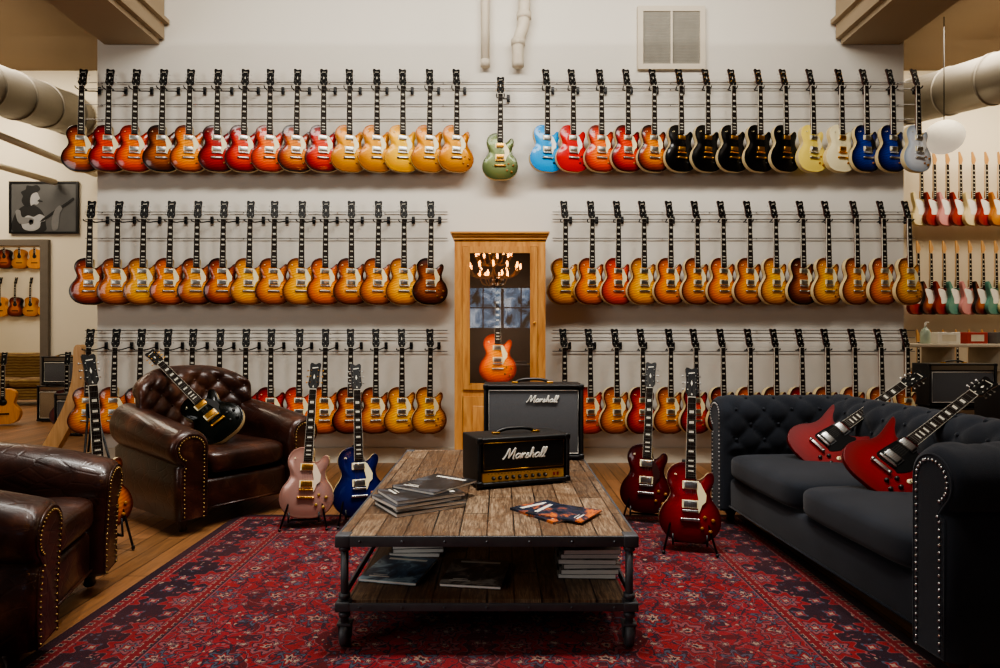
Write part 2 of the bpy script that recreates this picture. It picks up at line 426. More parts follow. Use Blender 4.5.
for xs,ks,zt,g in ((x1L,r1L,3.713,'guitars hung in the top row'),(x1R,r1R,3.713,'guitars hung in the top row'),(x2L,r2L,2.48,'guitars hung in the middle row'),(x2R,r2R,2.48,'guitars hung in the middle row'),(x3L,r3L,1.283,'guitars hung in the bottom row'),(x3R,r3R,1.283,'guitars hung in the bottom row')):
    for x,k in zip(xs,ks): wallguitar((x-500)/S,zt,k,g)
wallguitar(0,3.64,'green','guitars hung in the top row',0.0)

# rails
M_rail=simple('rail_steel','6a6a6c',.4,.8)
for zt,offs,segs in ((3.713,(.09,.15,.30,.44),((-3.95,3.95),)),(2.48,(.09,.16,.34),((-3.95,-.5),(.5,3.95))),(1.283,(.02,.09,.22),((-3.95,-.5),(.5,3.95)))):
    for o_ in offs:
        for a,b in segs:
            mb=MB(); mb.cyl((a,0,0),(b,0,0),.004,6,0)
            for k in range(8):
                xx=a+.15+(b-a-.3)*k/7; mb.cyl((xx,0,0),(xx,.025,0),.004,6,0)
            mb.obj('hanging_rail',[M_rail],None,Matrix.Translation((0,6.095,zt-o_)),label='thin steel rail running along the white wall',category='rail',group='rails on the wall')

# ------------------------------------------------------------------ room
def wallmat(name,c,ns=2):
    g=G(name); nz=g.noise(ns,4); n2=g.noise(90,2)
    g.set(Base_Color=g.mix(nz.outputs[0],dark(hx(c),.93),hx(c)),Roughness=.75); g.bump(n2.outputs[0],.08,.003); return g.mat
M_wall=wallmat('wall_paint','dad5c9'); M_wall2=wallmat('cream_paint','e0d6c0'); M_ceil=wallmat('ceiling_paint','8c7860'); M_beam=wallmat('beam_paint','a08e74')
M_trim=wallmat('trim_paint','d2c8b4')
g=G('floor_planks'); v=g.mapping((1,1,1),(0,0,pi/2))
br=g.n('ShaderNodeTexBrick'); g.l(v,br.inputs['Vector'])
br.inputs['Scale'].default_value=1; br.inputs['Brick Width'].default_value=1.6; br.inputs['Row Height'].default_value=.11; br.inputs['Mortar Size'].default_value=.003
br.inputs['Color1'].default_value=hx('a47a54'); br.inputs['Color2'].default_value=hx('80603e'); br.inputs['Mortar'].default_value=hx('2a180c'); br.offset=.37
nz=g.noise(4,6,g.mapping((12,1,1)),.6,.5)
g.set(Base_Color=g.mix(.6,br.outputs[0],g.ramp(nz.outputs[0],[(.3,hx('6b4a30')),(.7,hx('e8c8a0'))]),'MULTIPLY'),Roughness=.38)
g.bump(nz.outputs[0],.1,.003); M_floor=g.mat
def slab(name,x0,x1,y0,y1,z0,z1,m):
    mb=MB(); mb.box(((x0+x1)/2,(y0+y1)/2,(z0+z1)/2),(x1-x0,y1-y0,z1-z0)); return struct(mb.obj(name,[m]))
CZ=5.2
M_dimwall=wallmat('brown_paint','54402f')
slab('floor',-12,10,-2.5,16,-.1,0,M_floor)
slab('ceiling',-12,10,-2.5,16,CZ,CZ+.1,M_ceil)
slab('wall_center',-3.85,3.86,6.12,6.32,0,CZ,M_wall)
slab('baseboard_center',-3.85,3.86,6.1,6.12,0,.14,M_trim)
slab('wall_rear_left',-6.8,-3.0,9.6,9.75,0,CZ,M_wall2)
slab('wall_header_left',-11.9,-6.8,9.6,9.75,2.57,CZ,M_wall2)
slab('wall_far_left',-12,-3,15.2,15.35,0,CZ,M_wall2)
slab('wall_rear_right',3.0,9.9,9.6,9.75,0,CZ,M_wall2)
slab('wall_left',-12.1,-12,-2.5,16,0,CZ,M_wall2)
slab('wall_right',9.9,10,-2.5,16,0,CZ,M_wall2)
slab('wall_front',-12,10,-2.6,-2.5,0,CZ,M_dimwall)
slab('trim_1',-6.86,-6.74,9.54,9.6,0,2.57,simple('trim_gray','6a6258',.5))
slab('trim_2',-11.9,-6.74,9.54,9.6,2.57,2.66,simple('trim_gray2','6a6258',.5))
g=G('daylight_glass'); vz=g.noise(2.2,5,None,.6,1.0)
dcol=g.ramp(vz.outputs[0],[(.36,hx('2c2418')),(.48,hx('6c8cb0')),(.6,hx('d4e4f8')),(.7,hx('8c7850'))])
g.set(Base_Color=dcol,Emission_Color=dcol,Emission_Strength=1.8); M_day=g.mat
mb=MB()
for x in(-.75,.05): 
    for q in range(2):
        for z in (1.60,2.05): mb.box((x+.2+q*.39,-2.485,z),(.36,.02,.42),0)
    mb.box((x+.4,-2.487,1.83),(.76,.01,.9),1); mb.box((x+.4,-2.485,.80),(.74,.02,1.1),1)
for x in(-.75,.05,.85): mb.box((x,-2.48,1.25),(.06,.05,2.1),1)
for z in(.25,1.37,2.27): mb.box((.05,-2.478,z),(1.6,.05,.07),1)
struct(mb.obj('door_1',[M_day,simple('door_frame_wood','5c4028',.5)]))
for nm,xa,xb in (('trim_3',-3.82,-3.2),('trim_4',3.2,3.86)):
    mb=MB(); mb.box(((xa+xb)/2,2.1,4.62),(xb-xa,8.0,1.16)); 
    mb.box(((xa+xb)/2,2.1,4.02),(xb-xa-.1,8.0,.06)); mb.box(((xa+xb)/2,2.1,4.2),(xb-xa+.1,8.0,.04)); mb.box(((xa+xb)/2,2.1,4.5),(xb-xa+.06,8.0,.04))
    struct(mb.obj(nm,[M_beam]))
M_duct=simple('galvanised_duct','8a857c',.5,.4,.15,3)
def duct(a,b,r,lab):
    mb=MB(); a=Vector(a);b=Vector(b); mb.cyl(a,b,r,28,0); L=(b-a).length; d=(b-a).normalized()
    for k in range(1,int(L/.6)+1):
        p=a+d*(k*.6); 
        if (p-a).length<L-.05: mb.cyl(p-d*.015,p+d*.015,r+.012,28,0)
    mb.obj('air_duct',[M_duct],label=lab,category='duct')
duct((-5.9,5.2,3.82),(-6.35,9.52,4.50),.30,'large round metal air duct near the ceiling')
duct((6.45,5.4,4.0),(5.6,9.52,4.56),.30,'large round metal air duct above the hung guitars')
for (a,b) in (((-6.3,7.3,3.74),(-6.0,9.5,3.62)),((-7.2,7.6,3.60),(-6.6,9.5,3.50))):
    mb=MB(); mb.cyl(a,b,.045,12); 
    mb.obj('slanted_rail',[M_trim],label='slanted cream rail hung under the ceiling',category='rail')
mb=MB(); mb.cyl((-.14,6.06,3.77),(-.14,6.06,CZ),.04,16,0); mb.lathe([(.046,3.76),(.046,3.82)],16,0,TR(-.14,6.06,0))
mb.obj('heating_pipe',[M_trim],label='thin cream painted pipe coming down the wall',category='pipe')
mb=MB(); mb.tube(catmull([(.17,6.04,3.75),(.17,6.04,3.95),(.19,6.04,4.05),(.22,6.04,4.15),(.23,6.04,4.4),(.23,6.04,CZ)],5,False),.055,16,0); mb.lathe([(.065,3.95),(.065,4.0)],16,0,TR(.17,6.04,0)); mb.lathe([(.068,4.2),(.068,4.26)],16,0,TR(.227,6.04,0))
mb.obj('heating_pipe',[M_trim],label='thicker cream painted pipe with a slight bend',category='pipe')
vr=root('air_vent','cream louvred air vent set high in the wall','air vent',TR(1.63,6.095,4.045))
mb=MB()
for s in(-1,1):
    mb.box((s*.295,0,0),(.05,.04,.60)); mb.box((0,0,s*.275),(.54,.038,.05))
mb.box((0,-.004,0),(.02,.03,.50)); mb.obj('frame',[M_trim],vr)
mb=MB()
for i in range(18):
    z=-.24+i*.0282; mb.box((0,.0,0),(.54,.003,.026),0,Matrix.Translation((0,.0,z))@Matrix.Rotation(.7,4,'X'))
mb.box((0,.018,0),(.54,.002,.5),1); mb.obj('louvre',[simple('louvre_gray','a8a498',.5),simple('vent_dark','5c5850',.7)],vr)
M_lampw=emis('lamp_face','fff0d8',6)
mb=MB(); mb.box((0,4.9,4.25),(6,.04,.03)); 
for x in(-2.5,-.8,.9,2.5): mb.cyl((x,4.9,4.25),(x,4.9,CZ),.006,6)
mb.obj('light_track',[M_trim],label='slim white lighting track hanging from the ceiling',category='light track')
for x in (-2.2,-1.7,-1.55,-1.3,-.4,.72,1.0,1.8,2.45):
    r=root('track_spotlight','small white cylindrical spotlight on the ceiling track','spotlight',TR(x,4.9,4.20),'track spotlights')
    mb=MB(); M=Matrix.Rotation(math.radians(-35),4,'X'); mb.cyl((0,0,0),(0,0,-.12),.01,8,0); mb.lathe([(.03,-.12),(.045,-.14),(.05,-.27),(.052,-.30)],16,0,M@Matrix.Translation((0,.03,0)))
    mb.obj('lamp_shade',[M_trim],r)
    mb=MB(); mb.cyl((0,.03,-.296),(0,.03,-.302),.042,16,0,M); mb.obj('bulb',[M_lampw],r)

# ------------------------------------------------------------------ display cabinet
M_oak=wood('oak','a86c34','d49c54',.4,(9,9,1.0),coat=.1)
M_oakh=wood('oak_cross','a86c34','d49c54',.4,(1,9,9),coat=.1)
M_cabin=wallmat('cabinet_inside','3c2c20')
g=G('cabinet_glass'); g.nt.nodes.remove(g.b)
tr=g.n('ShaderNodeBsdfTransparent'); gl=g.n('ShaderNodeBsdfGlossy'); gl.inputs['Roughness'].default_value=.015
fz=g.noise(2); gl.inputs['Color'].default_value=(.98,.96,.92,1)
mx=g.n('ShaderNodeMixShader'); g.l(g.m('MULTIPLY_ADD',fz.outputs[0],.04,.11),mx.inputs[0]); g.l(tr.outputs[0],mx.inputs[1]); g.l(gl.outputs[0],mx.inputs[2])
out=[n for n in g.nt.nodes if n.type=='OUTPUT_MATERIAL'][0]; g.l(mx.outputs[0],out.inputs[0]); M_glass=g.mat
cab=root('display_cabinet','tall light oak display cabinet with a glass door','cabinet',TR(0,5.5,0))
W=.78
mb=MB()
for s in(-1,1): mb.box((s*(W/2-.02),.29,1.03),(.04,.56,2.0),0)
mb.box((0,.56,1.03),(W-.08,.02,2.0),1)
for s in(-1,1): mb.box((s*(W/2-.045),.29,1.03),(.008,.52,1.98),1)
for z in (.12,.73,2.02): mb.box((0,.29,z),(W-.08,.54,.03),0)
mb.box((0,.27,.05),(W+.02,.58,.10),0)
for s in(-1,1): mb.box((s*(W/2-.035),.0,1.03),(.07,.03,1.98),0)
mb.box((0,0,.72),(W-.14,.03,.06),0); mb.box((0,0,2.0),(W-.14,.03,.05),0)
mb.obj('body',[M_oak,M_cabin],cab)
mb=MB(); mb.box((0,.27,2.045),(W+.02,.60,.025),0); mb.box((0,.265,2.068),(W+.045,.62,.022),0,None,.006); mb.box((0,.26,2.088),(W+.065,.64,.016),0)
mb.obj('cornice',[M_oakh],cab)
mb=MB()
for s in(-1,1): mb.box((s*.29,-.02,1.36),(.055,.025,1.22),0)
mb.box((0,-.02,.775),(.53,.025,.055),0); mb.box((0,-.02,1.945),(.53,.025,.055),0)
for s in(-1,1): mb.box((s*.262,-.034,1.36),(.008,.01,1.12),0)
d=mb.obj('door',[M_oak],cab)
mb=MB(); mb.box((0,-.018,1.36),(.53,.004,1.12)); mb.obj('glass_pane',[M_glass],d)
mb=MB(); mb.sphere((.292,-.045,1.32),.012,0,12); mb.cyl((.292,-.045,1.32),(.292,-.03,1.32),.005,8); mb.obj('handle',[M_gold],d)
mb=MB(); mb.box((0,-.02,.41),(.63,.025,.56),0); mb.box((0,-.036,.41),(.47,.012,.40),0,None,.005); mb.obj('lower_door',[M_oak],cab)
guitar(frame((-.02,5.70,.79),(0,.05,1),(.0,-1,0)),'vivid','standing inside the oak display cabinet')

# ------------------------------------------------------------------ rug
HX,HY=1.68,1.75
g=G('persian_rug'); sep=g.n('ShaderNodeSeparateXYZ'); g.l(g.obj(),sep.inputs[0])
wob=g.noise(13,3); wv=g.m('MULTIPLY_ADD',wob.outputs[0],.07,-.035); wob2=g.noise(11,3,g.mapping((1,1,1),(.5,.3,1))); wv2=g.m('MULTIPLY_ADD',wob2.outputs[0],.07,-.035)
ax=g.m('ADD',g.m('ABSOLUTE',sep.outputs[0]),wv); ay=g.m('ADD',g.m('ABSOLUTE',sep.outputs[1]),wv2)
dd=g.m('MINIMUM',g.m('SUBTRACT',HX,g.m('ABSOLUTE',sep.outputs[0])),g.m('SUBTRACT',HY,g.m('ABSOLUTE',sep.outputs[1])))
def flower(k,ox,oy,pet,amp=.22,kx=1.0,flat=False):
    X_=g.m('ABSOLUTE',sep.outputs[0]) if flat else ax; Y_=g.m('ABSOLUTE',sep.outputs[1]) if flat else ay
    u=g.m('SUBTRACT',g.m('FRACT',g.m('MULTIPLY_ADD',X_,k*kx,ox)),.5); w=g.m('SUBTRACT',g.m('FRACT',g.m('MULTIPLY_ADD',Y_,k,oy)),.5)
    r=g.m('SQRT',g.m('ADD',g.m('MULTIPLY',u,u),g.m('MULTIPLY',w,w))); th=g.m('ARCTAN2',w,u)
    return g.m('MULTIPLY',r,g.m('MULTIPLY_ADD',g.m('COSINE',g.m('MULTIPLY',th,pet)),amp,1.0))
def rings(base,rr,stops):
    c=base
    for t,h in stops: c=g.mix(g.m('LESS_THAN',rr,t),c,hx(h))
    return c
RED,NAVY,CR,PK,BL,DR='7c1218','141828','947e70','80464a','3c4858','4c0c14'
ab=g.noise(2.5,4); base=g.mix(ab.outputs[0],hx('6c0e14'),hx('8e1c20'))
big=flower(1.15,.15,.35,8,.18)
base=g.mix(g.m('LESS_THAN',big,.37),base,hx(PK)); base=g.mix(g.m('LESS_THAN',big,.362),base,hx('4c0c14'))
base=g.mix(g.m('LESS_THAN',big,.25),base,hx('821820'))
def vor(sc):
    vo=g.n('ShaderNodeTexVoronoi'); vo.inputs['Scale'].default_value=sc
    cb=g.n('ShaderNodeCombineXYZ'); g.l(ax,cb.inputs[0]); g.l(ay,cb.inputs[1]); g.l(cb.outputs[0],vo.inputs['Vector'])
    sp=g.n('ShaderNodeSeparateColor'); g.l(vo.outputs['Color'],sp.inputs[0]); return vo.outputs['Distance'],sp.outputs[0],sp.outputs[1]
for a,b,c_,w,colr in ((31,14,1.8,.13,NAVY),(21,27,1.5,.10,PK)):
    s_=g.m('ABSOLUTE',g.m('SINE',g.m('ADD',g.m('MULTIPLY',ax,a),g.m('MULTIPLY',g.m('SINE',g.m('MULTIPLY',ay,b)),c_))))
    base=g.mix(g.m('LESS_THAN',s_,w),base,hx(colr))
    s_=g.m('ABSOLUTE',g.m('SINE',g.m('ADD',g.m('MULTIPLY',ay,a*.9),g.m('MULTIPLY',g.m('SINE',g.m('MULTIPLY',ax,b)),c_))))
    base=g.mix(g.m('LESS_THAN',s_,w*.8),base,hx(NAVY))
d1,c1,c1b=vor(25); d2,c2,c2b=vor(50)
pal=[(0,hx(NAVY)),(.26,hx(CR)),(.36,hx(RED)),(.48,hx(BL)),(.60,hx(NAVY)),(.72,hx(PK)),(.88,hx(DR))]
leaf=g.ramp(c1,pal,'CONSTANT'); leaf2=g.ramp(c2,pal,'CONSTANT')
base=g.mix(g.m('LESS_THAN',d2,g.m('MULTIPLY',c2b,.45)),base,leaf2)
base=g.mix(g.m('LESS_THAN',d1,g.m('MULTIPLY',c1b,.52)),base,hx(NAVY)); base=g.mix(g.m('LESS_THAN',d1,g.m('MULTIPLY_ADD',c1b,.52,-.08)),base,leaf); base=g.mix(g.m('LESS_THAN',d1,g.m('MULTIPLY_ADD',c1b,.30,-.10)),base,hx(RED))
field=rings(base,flower(2.9,.1,.3,8,.18),[(.25,NAVY),(.235,PK),(.22,RED),(.17,NAVY),(.155,PK),(.11,NAVY),(.085,RED),(.05,CR),(.025,NAVY)])
field=rings(field,flower(4.1,.6,.8,6,.32),[(.21,NAVY),(.185,BL),(.14,NAVY),(.12,RED),(.08,CR),(.04,NAVY)])
field=rings(field,flower(7.7,.35,.1,5,.34),[(.15,NAVY),(.13,PK),(.09,NAVY),(.06,CR)])
bord=g.mix(g.m('LESS_THAN',d2,g.m('MULTIPLY',c2b,.48)),hx('14101e'),leaf2)
bord=rings(bord,flower(3.7,.5,.2,8,.2,flat=True),[(.31,PK),(.295,RED),(.20,NAVY),(.18,PK),(.12,NAVY),(.09,CR),(.04,RED)])
bord=rings(bord,flower(7.4,.5,.9,4,.3,flat=True),[(.2,BL),(.15,RED),(.08,CR)])
guard=rings(hx('6c1018'),flower(20,.2,.2,4,.25,flat=True),[(.28,CR),(.2,NAVY)])
c=g.mix(g.m('LESS_THAN',dd,.43),field,hx(PK)); c=g.mix(g.m('LESS_THAN',dd,.424),c,hx(NAVY)); c=g.mix(g.m('LESS_THAN',dd,.415),c,guard); c=g.mix(g.m('LESS_THAN',dd,.37),c,hx(PK))
c=g.mix(g.m('LESS_THAN',dd,.365),c,bord); c=g.mix(g.m('LESS_THAN',dd,.11),c,hx(PK)); c=g.mix(g.m('LESS_THAN',dd,.105),c,guard); c=g.mix(g.m('LESS_THAN',dd,.05),c,hx('0e0f1c'))
wear=g.noise(1.6,5); c=g.mix(g.ramp(wear.outputs[0],[(.35,(.12,.12,.12,1)),(.75,(.4,.4,.4,1))]),c,hx('5c3030'))
pile=g.noise(260,2)
g.set(Base_Color=g.mix(.35,c,g.ramp(pile.outputs[0],[(.35,(.45,.45,.45,1)),(.65,(1,1,1,1))]),'MULTIPLY'),Roughness=.95,Sheen_Weight=.05); g.bump(pile.outputs[0],.5,.004)
g.b.inputs['Specular IOR Level'].default_value=.1
mb=MB(); mb.box((0,0,.006),(2*HX,2*HY,.012),0,None,.003)
mb.obj('area_rug',[g.mat],None,TR(-.07,2.52,0,0),label='red oriental floral rug with navy border on wooden floor',category='rug')
RZ=.012

# ------------------------------------------------------------------ coffee table
def reclaimed(name,gain=1.0):
    g=G(name); v=g.mapping((1,1,1),(0,0,pi/2))
    br=g.n('ShaderNodeTexBrick'); g.l(v,br.inputs['Vector']); br.offset=.43
    br.inputs['Scale'].default_value=1; br.inputs['Brick Width'].default_value=.62; br.inputs['Row Height'].default_value=.105; br.inputs['Mortar Size'].default_value=.0035
    br.inputs['Color1'].default_value=dark(hx('bcab98'),gain); br.inputs['Color2'].default_value=dark(hx('776454'),gain); br.inputs['Mortar'].default_value=hx('120c08')
    n1=g.noise(5,10,g.mapping((18,1.6,1)),.72,1.0); n2=g.noise(5,6,None,.65,.6)
    cc=g.mix(.9,br.outputs[0],g.ramp(n1.outputs[0],[(.32,hx('281c14')),(.46,hx('887460')),(.6,hx('d8cab4')),(.75,hx('f4e8d4'))]),'MULTIPLY')
    cc=g.mix(g.ramp(n2.outputs[0],[(.42,(0,0,0,1)),(.62,(.7,.7,.7,1))]),cc,g.mix(n1.outputs[0],hx('2a1a0e'),hx('7c5838')))
    g.set(Base_Color=cc,Roughness=g.m('MULTIPLY_ADD',n1.outputs[0],.4,.28)); g.bump(n1.outputs[0],.5,.006); return g.mat
M_recl=reclaimed('reclaimed_wood',1.05)
M_iron=simple('cast_iron','54565a',.55,.5,.3,20,.2)
tx0,tx1,ty0,ty1=-.62,.52,2.41,4.28
tcx,tcy=(tx0+tx1)/2,(ty0+ty1)/2; tw,td=tx1-tx0,ty1-ty0
TT=.443
tab=root('coffee_table','industrial coffee table with reclaimed plank top, iron frame and casters','coffee table',TR(tcx,tcy,RZ))
tt=TT-RZ
mb=MB(); mb.box((0,0,tt-.02),(tw-.02,td-.02,.04),0); mb.obj('tabletop',[M_recl],tab)
def ironframe(z,h,name):
    mb=MB()
    for s in(-1,1):
        mb.box((0,s*(td/2-.004),z),(tw+.004,.01,h),0,None,.002); mb.box((s*(tw/2-.004),0,z),(.01,td+.004,h),0,None,.002)
        for i in range(7): mb.sphere((-.48+i*.16,s*(td/2+.002),z),.005,0,8)
        for i in range(11): mb.sphere((s*(tw/2+.002),-.8+i*.16,z),.005,0,8)
    for sx in(-1,1):
        for sy in(-1,1): mb.box((sx*(tw/2-.026),sy*(td/2-.026),z),(.058,.058,h+.006),0,None,.006)
    return mb.obj(name,[M_iron],tab)
ironframe(tt-.020,.040,'iron_frame')
SZ=.19-RZ
mb=MB(); mb.box((0,0,SZ-.014),(tw-.07,td-.07,.028),0); mb.obj('lower_shelf',[M_recl],tab)
ironframe(SZ-.015,.030,'iron_frame')
for sx in(-1,1):
    for sy in(-1,1):
        x,y=sx*(tw/2-.028),sy*(td/2-.028)
        mb=MB(); mb.cyl((x,y,.10),(x,y,tt-.03),.015,16)
        for z in (.12,SZ+.012,tt-.06): mb.cyl((x,y,z),(x,y,z+.018),.022,16)
        mb.obj('leg',[M_iron],tab)
        mb=MB(); mb.cyl((x,y,.085),(x,y,.12),.014,12); mb.box((x,y+.01,.09),(.055,.05,.012),0,None,.003)
        for s in(-1,1): mb.prism([(-.018+y*0,.088),(.018,.088),(.010,.035),(-.010,.035)],s*.024,s*.020,0,Matrix.Translation((x,y+.012,0))@Matrix.Rotation(pi/2,4,'Z'))
        c_=mb.obj('caster',[M_iron],tab)
        mb=MB(); M=Matrix.Translation((x,y+.012,.046))@Matrix.Rotation(pi/2,4,'Y')
        mb.lathe([(.012,-.018),(.04,-.016),(.046,-.010),(.046,.010),(.04,.016),(.012,.018)],24,0,M); mb.obj('wheel',[M_iron],c_)

# ------------------------------------------------------------------ amps
LET={'M':([(0,.15),(.12,0),(.4,.5),(.75,2.0),(.95,1.9),(1.08,.3),(1.2,.3),(1.85,2.1),(2.0,2.0),(1.98,.1),(2.2,0)],2.35),
'a':([(.85,.85),(.5,1.0),(.12,.65),(.1,.2),(.4,0),(.75,.35),(.9,.95),(.88,.2),(1.1,0)],1.12),
'r':([(0,.1),(.2,1.05),(.22,0),(.3,.6),(.55,1.0),(.78,.9)],.82),
's':([(0,0),(.42,1.05),(.48,.6),(.65,.25),(.4,-.02),(.08,.08)],.8),
'h':([(0,.1),(.35,1.2),(.4,2.0),(.22,2.0),(.15,0),(.22,.6),(.5,1.0),(.7,.8),(.7,.15),(.9,0)],.98),
'l':([(0,.1),(.35,1.2),(.4,2.0),(.2,2.0),(.15,.3),(.3,0),(.5,.1)],.52)}
def script(word,width,parent,mat,M):
    tot=sum(LET[c][1] for c in word); s=width/tot; mb=MB(); x=-tot/2
    for c in word:
        P,a=LET[c]
        pts=catmull([((x+px+.25*pz)*s,0,(pz-.8)*s*.8) for px,pz in P],5,False)
        mb.tube(pts,.14*s,6,0,False,M); x+=a
    return mb.obj('logo',[mat],parent,label='raised white script logo')
def tolexmat():
    g=G('black_tolex'); n=g.noise(160,3); g.set(Base_Color=hx('08080a'),Roughness=.5); g.bump(n.outputs[0],.5,.003); return g.mat
M_tolex=tolexmat()
def clothmat(name,c1,c2,sc):
    g=G(name); ch=g.n('ShaderNodeTexChecker'); ch.inputs['Scale'].default_value=sc; g.l(g.obj(),ch.inputs['Vector']); ch.inputs['Color1'].default_value=hx(c1); ch.inputs['Color2'].default_value=hx(c2)
    n=g.noise(200); g.set(Base_Color=g.mix(n.outputs[0],ch.outputs[0],hx(c1)),Roughness=.85); return g.mat
M_grille=clothmat('grille_cloth','58595c','2e2f30',260); M_brass=simple('brass_panel','ecbc54',.45,.3,.06); M_pipe=simple('white_piping','f0ece0',.5)
def amp_box(w,d,h,M,lab,cat='amplifier'):
    r=root('guitar_amplifier',lab,cat,M); mb=MB(); t=.02
    for s in(-1,1): mb.box((s*(w/2-t/2),0,h/2+.012),(t,d,h),0,None,.007)
    for z in(t/2+.012,h-t/2+.012): mb.box((0,0,z),(w-.01,d,t),0,None,.007)
    mb.box((0,.01,h/2+.012),(w-.02,d-.05,h-.02),0); mb.obj('cabinet',[M_tolex],r)
    for sx in(-1,1):
        for sy in(-1,1):
            mb=MB(); mb.cyl((sx*(w/2-.05),sy*(d/2-.05),0),(sx*(w/2-.05),sy*(d/2-.05),.014),.016,12); mb.obj('foot',[M_blackpl],r)
    for sx in(-1,1):
        for z in(.012,h+.012):
            mb=MB(); zz=z+(.012 if z<.1 else -.012); mb.box((sx*(w/2-.012),-d/2+.012,zz),(.032,.032,.032),0,None,.009); mb.obj('corner_protector',[M_blackpl],r)
    mb=MB(); mb.tube(catmull([(-.11,0,h+.012),(-.10,0,h+.022),(-.05,0,h+.036),(.05,0,h+.036),(.10,0,h+.022),(.11,0,h+.012)],4,False),.009,8,0,False,Matrix.Identity(4))
    for s in(-1,1): mb.box((s*.11,0,h+.017),(.04,.03,.012),1,None,.003)
    mb.obj('handle',[M_blackpl,M_gold],r)
    return r
def piping(r,w,h,y,zc,rad=.0025,mat=M_pipe):
    mb=MB(); mb.tube([(-w/2,y,zc-h/2),(w/2,y,zc-h/2),(w/2,y,zc+h/2),(-w/2,y,zc+h/2)],rad,6,0,True); mb.obj('piping',[mat],r)
w,d,h=.50,.26,.24
r=amp_box(w,d,h,TR(.082,3.34,TT,20),'black amplifier head with brass control panel on the coffee table')
mb=MB(); mb.box((0,-.112,.160),(w-.05,.02,.155),0,None,.004); mb.obj('front_panel',[M_tolex],r)
piping(r,w-.065,.135,-.124,.160,.0028,M_gold)
script('Marshall',.23,r,M_pipe,Matrix.Translation((-.005,-.128,.163)))
mb=MB(); mb.box((0,-.108,.054),(w-.05,.012,.054),0,None,.002); mb.box((0,-.115,.054),(w-.06,.002,.046),1); 
for i in range(22): mb.box((-.19+i*.0174,-.1162,.072),(.007,.0006,.002),2)
cp=mb.obj('control_panel',[M_gold,M_brass,M_blackpl],r)
for i in range(9):
    x=-.165+i*.035; mb=MB(); Mk=Matrix.Translation((x,-.115,.051))@Matrix.Rotation(pi/2,4,'X')
    mb.lathe([(.010,0),(.010,.004),(.0078,.013),(.0070,.015)],14,0,Mk); mb.box((x,-.131,.055),(.0015,.001,.006),1); mb.obj('knob',[M_blackpl,M_pipe],cp)
for x in (.165,.185):
    mb=MB(); mb.box((x,-.119,.052),(.009,.008,.016),0,None,.002); mb.obj('switch',[simple('red_switch','901010',.4)],cp)
w,d,h=.61,.28,.45
r=amp_box(w,d,h,TR(.205,4.04,TT,0),'black combo amplifier with grey grille on the coffee table')
mb=MB(); mb.box((0,-.118,.235),(w-.06,.02,h-.06),0,None,.006); mb.obj('grille',[M_grille],r)
piping(r,w-.065,h-.065,-.13,.235,.003)
script('Marshall',.19,r,M_pipe,Matrix.Translation((.05,-.133,.37)))
# ------------------------------------------------------------------ magazines
M_page=simple('paper_pages','f0ece4',.8,0,.06,60)
def cover(name,c1,c2,c3,sc):
    g=G(name); n=g.noise(sc,4,None,.6,1.2)
    g.set(Base_Color=g.ramp(n.outputs[0],[(.35,hx(c1)),(.5,hx(c2)),(.62,hx(c3))]),Roughness=.35,Coat_Weight=.1); return g.mat
CV=[cover('cover_black','0a0a0c','1c1c20','4c5058',6),cover('cover_blue','10182c','30506c','a0c0d0',7),cover('cover_fire','0a0a10','1c2c44','d87028',8),cover('cover_grey','1c1c1e','484848','a8a49c',8)]
M_band=simple('cover_band','e4e0d4',.4)
def mag(x,y,z,rz,ci,th=.012,w=.215,l=.28,label='glossy dark magazine',grp=None):
    mb=MB(); mb.box((0,0,th/2),(w-.004,l-.004,th-.002),1)
    mb.box((0,0,th-.0008),(w,l,.0014),0); mb.box((0,0,.0007),(w,l,.0014),0); mb.box((-w/2,0,th/2),(.0016,l,th),0)
    mb.box((0.0,l*.37,th+.0002),(w*.7,l*.07,.0004),2); mb.box((-w*.2,-l*.36,th+.0002),(w*.35,l*.03,.0004),2); mb.box((-w*.2,-l*.30,th+.0002),(w*.25,l*.015,.0004),2)
    o=mb.obj('magazine',[CV[ci],M_page,M_band],None,TR(x,y,z,rz),label=label,category='magazine')
    if grp: o['group']=grp
zz=TT
for i,(dx,dy,rz) in enumerate([(0,0,-58),(.012,.012,-62),(-.012,.0,-55),(.005,.02,-60)]):
    mag(-.36+dx,2.85+dy,zz,rz,[0,3,0,0][i],.015,.25,.32,label='thick glossy magazine in a stack on the coffee table',grp='stack of magazines on the table top'); zz+=.0155
mag(-.30,2.98,zz,-35,0,.012,.25,.31,label='black covered magazine on top of the stack',grp='stack of magazines on the table top')
mag(.215,2.74,TT,38,2,.010,label='magazine with dark blue and orange cover on the table')
mag(.27,2.70,TT+.0105,58,2,.006,.2,.26,label='thin magazine with dark orange cover lying on another')
zs=.193
mag(-.43,2.74,zs,-12,1,.012,.25,.29,label='blue and black magazine on the lower shelf',grp='magazines on the lower shelf')
mag(-.10,2.70,zs,-8,3,.012,.25,.30,label='grey and black magazine on the lower shelf',grp='magazines on the lower shelf')
for i in range(4): mag(-.39+.01*(i%2),3.06,zs+i*.0195,3*i,3 if i%2 else 0,.019,.23,.3,label='thick magazine stacked on the lower shelf',grp='stacked magazines on the lower shelf')
for i in range(6): mag(.365+.006*(i%3),2.80-.008*(i%2),zs+i*.0205,2*(i%3)-2,0 if i==5 else 3,.020,.24,.3,label='magazine in a tall stack on the lower shelf',grp='tall stack of magazines on the lower shelf')

